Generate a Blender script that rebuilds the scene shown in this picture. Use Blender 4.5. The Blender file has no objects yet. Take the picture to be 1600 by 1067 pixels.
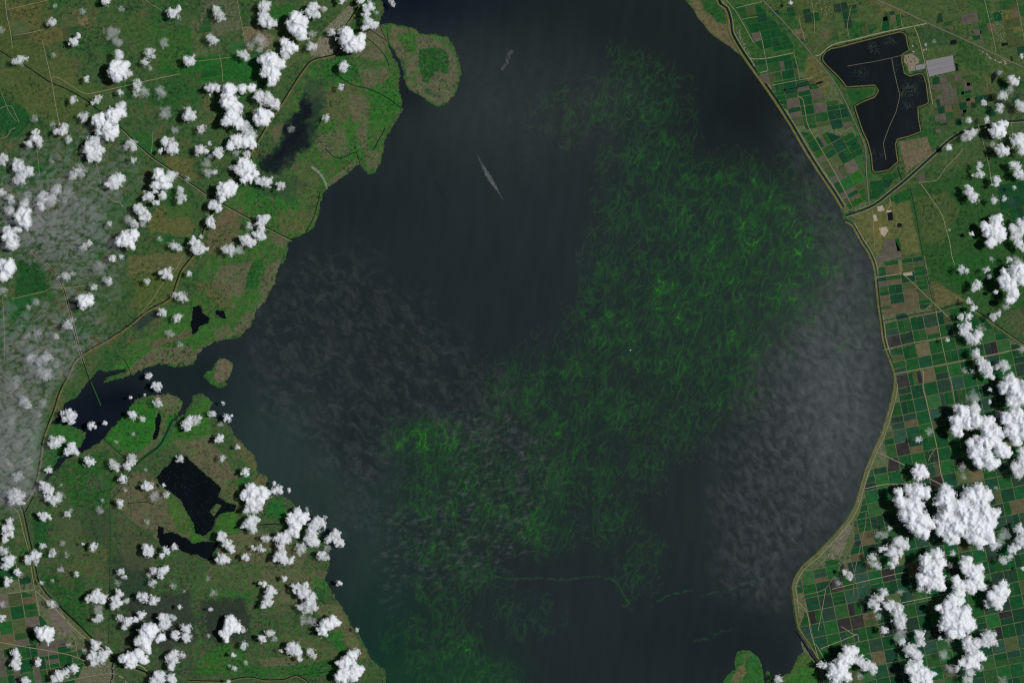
import bpy, math, random
import numpy as np

# ------------------------------------------------------------------ camera, sky, sun
P = 0.1                      # one picture pixel of the survey = 0.1 unit (about 4 m of ground per 0.01 unit)
HC = 400.0                   # camera height
def wx(px, z=0.0): return (px - 800.0) * P * (HC - z) / HC
def wy(py, z=0.0): return (533.5 - py) * P * (HC - z) / HC

scene = bpy.context.scene
COL = scene.collection
cam_d = bpy.data.cameras.new('camera'); cam = bpy.data.objects.new('camera', cam_d); COL.objects.link(cam)
cam.location = (0, 0, HC); cam.rotation_euler = (0, 0, 0)
cam_d.sensor_width = 36.0; cam_d.lens = 36.0 * HC / 160.0; cam_d.clip_start = 1.0; cam_d.clip_end = 3000.0
scene.camera = cam

SUN_EL, SUN_AZ = math.radians(58), math.radians(80.4)       # azimuth from +Y towards +X
world = bpy.data.worlds.new('World'); scene.world = world; world.use_nodes = True
wn = world.node_tree.nodes; wl = world.node_tree.links
sky = wn.new('ShaderNodeTexSky'); sky.sky_type = 'NISHITA'; sky.sun_disc = False
sky.sun_elevation = SUN_EL; sky.sun_rotation = SUN_AZ
sky.air_density = 0.55; sky.dust_density = 0.0; sky.ozone_density = 0.6      # crisp clear air
wl.new(sky.outputs[0], wn['Background'].inputs[0]); wn['Background'].inputs[1].default_value = 0.05
sd = bpy.data.lights.new('sun', 'SUN'); so = bpy.data.objects.new('sun', sd); COL.objects.link(so)
sd.energy = 5.0; sd.angle = math.radians(0.55); sd.color = (1.0, 0.982, 0.955)
so.rotation_euler = (math.pi/2 - SUN_EL, 0, -SUN_AZ + math.pi)
so.location = (100, 20, 200)
vs = scene.view_settings
vs.view_transform = 'Standard'; vs.look = 'None'; vs.exposure = -0.36; vs.gamma = 1.0; vs.use_curve_mapping = False
scene.cycles.transparent_max_bounces = 24
scene.cycles.use_denoising = False; scene.cycles.filter_width = 1.15
scene.cycles.max_bounces = 6; scene.cycles.diffuse_bounces = 3

# ------------------------------------------------------------------ noise and shape helpers (numpy)
_rs = np.random.RandomState(7)
_TA = _rs.rand(512, 512)*2*math.pi; _TC = np.cos(_TA).ravel(); _TS = np.sin(_TA).ravel()
_TX = _rs.rand(512*512); _TY = _rs.rand(512*512)
def gnoise(x, y, seed=0):
    """gradient noise, about -0.7 .. 0.7"""
    fx0 = np.floor(x); fy0 = np.floor(y); fx = x-fx0; fy = y-fy0
    ix = fx0.astype(np.int64)+(seed*57) % 509; iy = fy0.astype(np.int64)+(seed*131) % 503
    u = fx*fx*fx*(fx*(fx*6-15)+10); v = fy*fy*fy*(fy*(fy*6-15)+10)
    x0 = ix & 511; x1 = (ix+1) & 511; y0 = (iy & 511)*512; y1 = ((iy+1) & 511)*512
    def g(i, dx, dy): return _TC[i]*dx+_TS[i]*dy
    a = g(x0+y0, fx, fy); a = a+u*(g(x1+y0, fx-1, fy)-a)
    b = g(x0+y1, fx, fy-1); b = b+u*(g(x1+y1, fx-1, fy-1)-b)
    return a+v*(b-a)
def fbm(x, y, oct=4, seed=0, gain=0.5):
    s = np.zeros_like(x, dtype=np.float64); a = 1.0; f = 1.0; t = 0
    for o in range(oct):
        s += a*gnoise(x*f+17.3*o, y*f-9.1*o, seed+o*13); t += a; a *= gain; f *= 2.03
    return s/t*1.6
def cracks(x, y, seed=0):
    """distance to the nearest seam between cells"""
    fx0 = np.floor(x); fy0 = np.floor(y); b1 = np.full(x.shape, 9.0); b2 = np.full(x.shape, 9.0)
    ix = fx0.astype(np.int64)+(seed*57) % 509; iy = fy0.astype(np.int64)+(seed*131) % 503; rx = x-fx0; ry = y-fy0
    for dx in (-1, 0, 1):
        for dy in (-1, 0, 1):
            i = ((ix+dx) & 511)+((iy+dy) & 511)*512
            d = np.sqrt((dx+_TX[i]-rx)**2+(dy+_TY[i]-ry)**2)
            b2 = np.minimum(b2, np.maximum(b1, d)); b1 = np.minimum(b1, d)
    return b2-b1
def worley(x, y, seed=0):
    fx0 = np.floor(x); fy0 = np.floor(y); best = np.full(x.shape, 9.0)
    ix = fx0.astype(np.int64)+(seed*57) % 509; iy = fy0.astype(np.int64)+(seed*131) % 503; rx = x-fx0; ry = y-fy0
    for dx in (-1, 0, 1):
        for dy in (-1, 0, 1):
            i = ((ix+dx) & 511)+((iy+dy) & 511)*512
            best = np.minimum(best, (dx+_TX[i]-rx)**2+(dy+_TY[i]-ry)**2)
    return np.sqrt(best)
def sstep(a, b, x):
    t = np.clip((x-a)/(b-a), 0, 1); return t*t*(3-2*t)
def inside(poly, x, y):
    r = np.zeros(x.shape, bool); n = len(poly)
    for i in range(n):
        x0, y0 = poly[i]; x1, y1 = poly[(i+1) % n]
        if y0 == y1: continue
        c = ((y0 > y) != (y1 > y)) & (x < (x1-x0)*(y-y0)/(y1-y0)+x0)
        r ^= c
    return r
def polydist(poly, x, y, closed=True):
    best = np.full(x.shape, 1e12); n = len(poly)
    for i in range(n if closed else n-1):
        x0, y0 = poly[i]; x1, y1 = poly[(i+1) % n]
        dx, dy = x1-x0, y1-y0; L = dx*dx+dy*dy+1e-12
        t = np.clip(((x-x0)*dx+(y-y0)*dy)/L, 0, 1)
        best = np.minimum(best, (x-x0-t*dx)**2+(y-y0-t*dy)**2)
    return np.sqrt(best)
def sdf(poly, x, y, cut=60.0):
    """signed distance in pixels, positive inside; far from the polygon it is clamped"""
    xs = [p[0] for p in poly]; ys = [p[1] for p in poly]
    out = np.full(x.shape, -cut)
    m = (x > min(xs)-cut) & (x < max(xs)+cut) & (y > min(ys)-cut) & (y < max(ys)+cut)
    d = polydist(poly, x[m], y[m]); i = inside(poly, x[m], y[m])
    out[m] = np.where(i, d, -d)
    return out
def lin(c):
    c = np.asarray(c, float)/255.0
    return np.where(c <= 0.04045, c/12.92, ((c+0.055)/1.055)**2.4)
KALB = 1.0
def alb(*c):
    return tuple(float(v)*KALB for v in lin(c))

# ------------------------------------------------------------------ object helpers
def link(o, parent=None):
    COL.objects.link(o)
    if parent is not None: o.parent = parent
    return o
def tag(o, label=None, cat=None, group=None, kind=None):
    if label: o['label'] = label
    if cat: o['category'] = cat
    if group: o['group'] = group
    if kind: o['kind'] = kind
    return o
def mesh_obj(name, verts, faces, mat, parent=None, smooth=False):
    me = bpy.data.meshes.new(name); me.from_pydata([tuple(map(float, v)) for v in verts], [], faces); me.update()
    if mat: me.materials.append(mat)
    if smooth: me.shade_smooth()
    return link(bpy.data.objects.new(name, me), parent)
def np_mesh(name, verts, quads, mat, color=None, attrs=None, smooth=True, parent=None):
    """fast mesh from numpy arrays; color (n,3) goes to the attribute Col, attrs are float attributes"""
    me = bpy.data.meshes.new(name); n = len(verts); q = len(quads); k = quads.shape[1]
    me.vertices.add(n); me.vertices.foreach_set('co', verts.astype(np.float32).ravel())
    me.loops.add(q*k); me.loops.foreach_set('vertex_index', quads.astype(np.int32).ravel())
    me.polygons.add(q); me.polygons.foreach_set('loop_start', np.arange(0, q*k, k, dtype=np.int32))
    me.update(calc_edges=True); me.validate()
    if color is not None:
        a = me.attributes.new('Col', 'FLOAT_COLOR', 'POINT'); c4 = np.ones((n, 4), np.float32); c4[:, :3] = color
        a.data.foreach_set('color', c4.ravel())
    for nm, v in (attrs or {}).items():
        a = me.attributes.new(nm, 'FLOAT', 'POINT'); a.data.foreach_set('value', v.astype(np.float32).ravel())
    if smooth: me.shade_smooth()
    me.materials.append(mat)
    return link(bpy.data.objects.new(name, me), parent)
def grid_quads(nx, ny, keep=None):
    i = np.arange((ny-1)*(nx-1)); r = i//(nx-1); c = i % (nx-1); b = r*nx+c
    q = np.stack([b+nx, b+nx+1, b+1, b], 1)          # image rows run down, so this winds upward
    return q if keep is None else q[keep]
def compact(verts, quads, *arrs):
    used = np.unique(quads); mp = np.full(len(verts), -1, np.int64); mp[used] = np.arange(len(used))
    return (verts[used], mp[quads]) + tuple(a[used] for a in arrs)

# ------------------------------------------------------------------ materials
def nmat(name):
    m = bpy.data.materials.new(name); m.use_nodes = True
    nt = m.node_tree; b = nt.nodes['Principled BSDF']; b.inputs['Roughness'].default_value = 0.9
    b.inputs['Specular IOR Level'].default_value = 0.1
    return m, nt, b
def mathn(nt, op, a, b=None):
    n = nt.nodes.new('ShaderNodeMath'); n.operation = op
    for i, v in enumerate((a, b)):
        if v is None: continue
        if isinstance(v, (int, float)): n.inputs[i].default_value = v
        else: nt.links.new(v, n.inputs[i])
    return n.outputs[0]
def noise_tex(nt, scale, detail=3.0, rough=0.6, coord=None, mapping=None, dist=0.0):
    tc = nt.nodes.new('ShaderNodeTexCoord') if coord is None else coord
    src = tc.outputs['Object']
    if mapping:
        mp = nt.nodes.new('ShaderNodeMapping'); nt.links.new(src, mp.inputs[0])
        mp.inputs['Scale'].default_value = mapping[0]; mp.inputs['Rotation'].default_value = (0, 0, mapping[1]); src = mp.outputs[0]
    n = nt.nodes.new('ShaderNodeTexNoise'); n.inputs['Scale'].default_value = scale
    n.inputs['Detail'].default_value = detail; n.inputs['Roughness'].default_value = rough; n.inputs['Distortion'].default_value = dist
    nt.links.new(src, n.inputs['Vector']); return n
def scale_color(nt, col, fac):
    """colour socket times scalar socket"""
    n = nt.nodes.new('ShaderNodeVectorMath'); n.operation = 'SCALE'
    nt.links.new(col, n.inputs[0]); nt.links.new(fac, n.inputs['Scale']); return n.outputs[0]
def maprange(nt, v, a, b, c, d):
    n = nt.nodes.new('ShaderNodeMapRange'); nt.links.new(v, n.inputs[0])
    for i, x in enumerate((a, b, c, d)): n.inputs[i+1].default_value = x
    return n.outputs[0]
def mixcol(nt, fac, a, b):
    n = nt.nodes.new('ShaderNodeMix'); n.data_type = 'RGBA'; nt.links.new(fac, n.inputs[0])
    for idx, v in ((6, a), (7, b)):
        if isinstance(v, tuple): n.inputs[idx].default_value = (*v, 1)
        else: nt.links.new(v, n.inputs[idx])
    return n.outputs[2]
def surf_mat(name, rgb, amp=0.25, scale=4.0, rough=0.9, spec=0.1, mapping=None, rgb2=None):
    """plain earth / plant / road colour with procedural unevenness"""
    m, nt, b = nmat(name)
    n1 = noise_tex(nt, scale, 4.0, 0.65, mapping=mapping)
    if rgb2:
        f2 = maprange(nt, noise_tex(nt, scale*0.35, 3.0).outputs[0], 0.4, 0.6, 0, 1)
        c = mixcol(nt, f2, alb(*rgb), alb(*rgb2))
    else:
        rn = nt.nodes.new('ShaderNodeRGB'); rn.outputs[0].default_value = (*alb(*rgb), 1); c = rn.outputs[0]
    nt.links.new(scale_color(nt, c, maprange(nt, n1.outputs[0], 0.25, 0.75, 1-amp, 1+amp)), b.inputs['Base Color'])
    b.inputs['Roughness'].default_value = rough; b.inputs['Specular IOR Level'].default_value = spec
    return m
def ground_mat():
    m, nt, b = nmat('ground_cover')
    at = nt.nodes.new('ShaderNodeAttribute'); at.attribute_name = 'Col'
    a = noise_tex(nt, 1.3, 5.0, 0.7); c = noise_tex(nt, 5.5, 2.0, 0.7)
    f = mathn(nt, 'MULTIPLY', maprange(nt, a.outputs[0], 0.25, 0.75, 0.74, 1.26), maprange(nt, c.outputs[0], 0.2, 0.8, 0.82, 1.18))
    col = scale_color(nt, at.outputs['Color'], f)
    # scattered dark tree clumps and hammocks
    t = noise_tex(nt, 2.2, 3.0, 0.6, dist=0.6)
    tf = mathn(nt, 'MULTIPLY', maprange(nt, t.outputs[0], 0.555, 0.58, 0, 1), mathn(nt, 'MULTIPLY', maprange(nt, noise_tex(nt, 0.22, 3.0, 0.6).outputs[0], 0.44, 0.60, 0, 1), 0.75))
    col = mixcol(nt, tf, col, alb(22, 50, 28))
    nt.links.new(col, b.inputs['Base Color']); b.inputs['Specular IOR Level'].default_value = 0.0
    b.inputs['Roughness'].default_value = 1.0
    return m
def water_mat(name, rgb=None, streak=0.07):
    m, nt, b = nmat(name)
    n1 = noise_tex(nt, 0.35, 5.0, 0.65, mapping=((1.0, 0.25, 1.0), 0.12))
    f = maprange(nt, n1.outputs[0], 0.25, 0.75, 1-streak, 1+streak)
    if rgb is None:
        at = nt.nodes.new('ShaderNodeAttribute'); at.attribute_name = 'Col'; c = at.outputs['Color']
    else:
        rn = nt.nodes.new('ShaderNodeRGB'); rn.outputs[0].default_value = (*alb(*rgb), 1); c = rn.outputs[0]
    nt.links.new(scale_color(nt, c, f), b.inputs['Base Color'])
    b.inputs['Roughness'].default_value = 0.3; b.inputs['Specular IOR Level'].default_value = 0.06
    bp = nt.nodes.new('ShaderNodeBump'); bp.inputs['Strength'].default_value = 0.05; bp.inputs['Distance'].default_value = 0.02
    nt.links.new(noise_tex(nt, 6.0, 3.0).outputs[0], bp.inputs['Height']); nt.links.new(bp.outputs[0], b.inputs['Normal'])
    return m
def cloud_mat(name, white, amax, fine, grain=0.65):
    """white vapour: opacity follows the thickness stored on the mesh, broken up by fine noise"""
    m = bpy.data.materials.new(name); m.use_nodes = True; nt = m.node_tree
    for n in list(nt.nodes):
        if n.type == 'BSDF_PRINCIPLED': nt.nodes.remove(n)
    out = nt.nodes['Material Output']
    d = nt.nodes.new('ShaderNodeBsdfDiffuse'); d.inputs[0].default_value = (white*0.975, white, white*1.03, 1)
    tl = nt.nodes.new('ShaderNodeBsdfTranslucent'); tl.inputs[0].default_value = (white*0.975, white, white*1.03, 1)
    mx0 = nt.nodes.new('ShaderNodeMixShader'); mx0.inputs[0].default_value = 0.25
    nt.links.new(d.outputs[0], mx0.inputs[1]); nt.links.new(tl.outputs[0], mx0.inputs[2])
    tr = nt.nodes.new('ShaderNodeBsdfTransparent'); mx = nt.nodes.new('ShaderNodeMixShader')
    at = nt.nodes.new('ShaderNodeAttribute'); at.attribute_name = 'thick'
    n1 = noise_tex(nt, fine, 4.0, 0.7)
    k = mathn(nt, 'MULTIPLY', at.outputs['Fac'], maprange(nt, n1.outputs[0], 0.25, 0.75, 1-grain, 1+grain))
    a = mathn(nt, 'MULTIPLY', mathn(nt, 'SUBTRACT', 1.0, mathn(nt, 'EXPONENT', mathn(nt, 'MULTIPLY', k, -1.0))), amax)
    nt.links.new(a, mx.inputs[0]); nt.links.new(tr.outputs[0], mx.inputs[1]); nt.links.new(mx0.outputs[0], mx.inputs[2])
    nt.links.new(mx.outputs[0], out.inputs['Surface'])
    return m
# ------------------------------------------------------------------ the lie of the land (picture pixels)
WEST = [(597,-160),(597,0),(600,12),(597,30),(594,38),(600,37),(615,38),(630,40),(640,43),(650,48),(658,53),(668,54),(680,53),(690,59),(698,58),(705,66),(711,75),(715,88),(718,100),(719,115),(718,128),(712,145),(704,156),(695,162),(688,167),(680,165),(670,160),(660,152),(648,146),(634,139),
 (633,128),(630,112),(626,98),(619,84),(612,74),(607,66),(605,67),(609,78),(615,90),(622,102),(625,115),(624,130),(623,140),(625,148),(628,152),(627,165),(629,172),(622,185),(615,197),(606,212),(600,224),(597,240),(592,258),(587,269),(577,274),(569,266),(562,258),(549,267),(532,280),(512,294),(504,305),(499,327),(497,344),(489,356),(480,363),(459,372),(450,380),(450,399),
 (439,413),(433,424),(429,443),(422,456),(412,473),(401,486),(394,505),(384,518),(373,527),(352,531),(336,533),(321,542),(309,556),(302,569),(281,574),(264,571),(247,568),(225,576),(204,587),(187,591),(169,596),(163,599),(162,595),(169,590),(195,579),(190,576),(167,582),(155,577),(146,587),(131,606),(120,620),(105,628),(92,645),(80,662),(94,662),(116,665),(120,669),(137,675),(131,688),(126,697),(103,711),(90,719),(82,734),(66,751),(57,761),
 (62,763),(88,734),(105,716),(129,704),(150,697),(158,689),(169,674),(180,663),(197,646),(202,635),(212,625),(231,618),(249,617),(262,614),(277,619),(285,628),(284,639),(277,647),(270,654),(273,657),(281,652),(292,642),(299,630),(300,619),(304,615),(317,616),(328,622),(334,629),(328,639),(332,652),(345,656),(358,664),(367,681),(381,696),(396,711),(403,724),(404,739),(414,742),(419,750),(418,759),(427,772),(444,774),(457,787),(463,797),
 (478,813),(498,832),(511,852),(516,879),(514,890),(508,903),(516,920),(525,935),(536,950),(546,969),(553,980),(562,989),(564,997),(566,1001),(574,1016),(581,1029),(589,1036),(600,1042),(604,1055),(603,1067),(603,1240)]
EAST = [(1070,-160),(1070,0),(1083,15),(1091,30),(1099,38),(1105,47),(1115,57),(1125,64),(1140,73),(1150,82),(1157,87),(1165,98),(1180,118),(1200,147),(1219,174),(1236,203),(1255,236),(1275,268),(1300,306),(1312,326),(1316,334),(1316,341),(1327,349),(1343,378),(1354,395),(1361,412),(1365,432),(1367,450),(1370,480),(1374,507),(1377,532),(1383,552),(1390,570),(1395,585),(1395,600),(1391,625),(1384,650),(1374,680),(1364,701),(1351,732),(1344,755),(1337,780),(1331,795),(1321,812),(1299,838),(1272,866),(1255,880),(1242,897),(1235,916),(1237,934),(1240,957),(1244,980),(1251,991),(1261,1006),(1274,1026),(1279,1033),(1275,1036),(1262,1016),(1252,1002),(1253,1012),(1256,1018),(1247,1023),(1241,1038),(1234,1051),(1221,1056),(1211,1064),(1205,1070),(1205,1240)]
LAKE = WEST + EAST[::-1]
ISLES = [[(352,559),(364,569),(362,582),(354,595),(354,600),(345,608),(337,604),(328,597),(317,587),(328,578),(336,569),(341,561)],
 [(1120,1240),(1129,1066),(1138,1053),(1149,1043),(1147,1032),(1151,1019),(1159,1015),(1172,1016),(1183,1024),(1189,1036),(1192,1047),(1194,1066),(1200,1240)],
 [(1198,1047),(1203,1050),(1206,1058),(1203,1067),(1198,1066),(1197,1056)]]
RES = [(1283,88),(1288,80),(1298,74),(1310,72),(1340,64),(1380,54),(1405,48),(1413,50),(1418,56),(1420,70),(1423,80),(1411,87),(1411,96),(1413,104),(1415,114),(1422,117),(1436,113),(1444,115),(1449,130),(1453,160),(1448,166),(1436,169),(1437,185),(1440,200),(1440,208),(1420,216),(1403,220),(1401,226),(1403,240),(1405,254),(1398,260),(1390,268),(1375,271),(1366,272),(1361,267),(1359,245),(1358,240),(1353,222),(1345,205),(1340,190),(1335,175),(1333,165),(1345,158),(1365,150),(1370,142),(1366,136),(1350,137),(1322,139),(1315,130),(1305,119),(1290,105),(1283,96)]
POND1 = [(276,711),(292,714),(300,722),(322,742),(347,763),(340,776),(352,784),(369,789),(367,799),(345,801),(336,811),(332,826),(319,836),(304,832),(302,817),(292,800),(281,778),(262,767),(250,757),(244,746),(257,731),(268,722)]
POND2 = [(247,822),(257,824),(255,834),(268,831),(292,841),(300,849),(328,845),(341,847),(337,858),(330,866),(334,875),(319,873),(309,866),(298,867),(281,858),(262,860),(249,851),(247,836)]
PONDS = [(POND1, 'large black marsh pond with a reed bar'), (POND2, 'curved black pond below the larger marsh pond'),
 ([(248,645),(251,652),(250,665),(247,680),(241,688),(238,687),(242,672),(244,655)], 'slim black pool in the green delta marsh'),
 ([(303,480),(312,478),(316,488),(327,497),(325,506),(313,509),(306,520),(300,521),(297,505),(300,492)], 'black pool with ragged edges above the reed bank'),
 ([(338,484),(350,486),(352,497),(343,496),(336,490)], 'small black pool beside the ragged black pool'),
 ([(1386,331),(1394,330),(1396,344),(1388,345)], 'square dark pit pond among the sand pits'),
 ([(1402,349),(1409,349),(1409,355),(1402,355)], 'small square pond east of the sand pits'),
 ([(1484,64),(1494,62),(1495,69),(1485,71)], 'small dark basin north of the solar farm'),
 ([(1492,99),(1496,100),(1498,111),(1494,112)], 'narrow dark basin at the solar farm edge'),
 ([(1548,118),(1556,111),(1562,112),(1556,122),(1551,130),(1549,132)], 'crescent pond beside the northeast ranch'),
 ([(1564,68),(1574,67),(1575,71),(1565,73)], 'small rectangular pond by the northeast houses'),
 ([(1220,141),(1222,134),(1224,139),(1245,136),(1260,133),(1261,141),(1262,134),(1275,130),(1283,127),(1287,130),(1278,132),(1262,143),(1259,143),(1258,137),(1235,141),(1222,145)], 'branching dark creek between the lake fields'),
 ([(1328,224),(1337,223),(1341,229),(1338,234),(1331,231)], 'small dark pond between highway and lake fields')]
def inland_noise(X, Y):
    return fbm(X/14.0, Y/14.0, 5, 71, 0.66)+0.55*fbm(X/4.2, Y/4.2, 2, 73, 0.6)
def land_height(X, Y, full=True):
    """signed distance to the nearest shore in pixels, positive on land"""
    d = -sdf(LAKE, X, Y, 80.0)
    for p in ISLES: d = np.maximum(d, sdf(p, X, Y, 80.0))
    amp = np.where(X < 1000, 3.0, 0.25); amp = np.where((Y > 1000) & (X > 1000), 1.6, amp)
    n = inland_noise(X, Y)
    dl = d + amp*n*1.6
    di = np.full(X.shape, -60.0)
    if full:
        di = np.maximum(di, sdf(RES, X, Y, 60.0) + 0.25*n)
        for p, _ in PONDS:
            wild = 2.0 if (p[0][0] < 600) else 0.2
            di = np.maximum(di, sdf(p, X, Y, 40.0) + wild*n*1.5)
        di = np.minimum(di, -sdf([(327,799),(338,786),(347,789),(334,807)], X, Y, 40.0)+0.8*n)
    return dl, di
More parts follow.
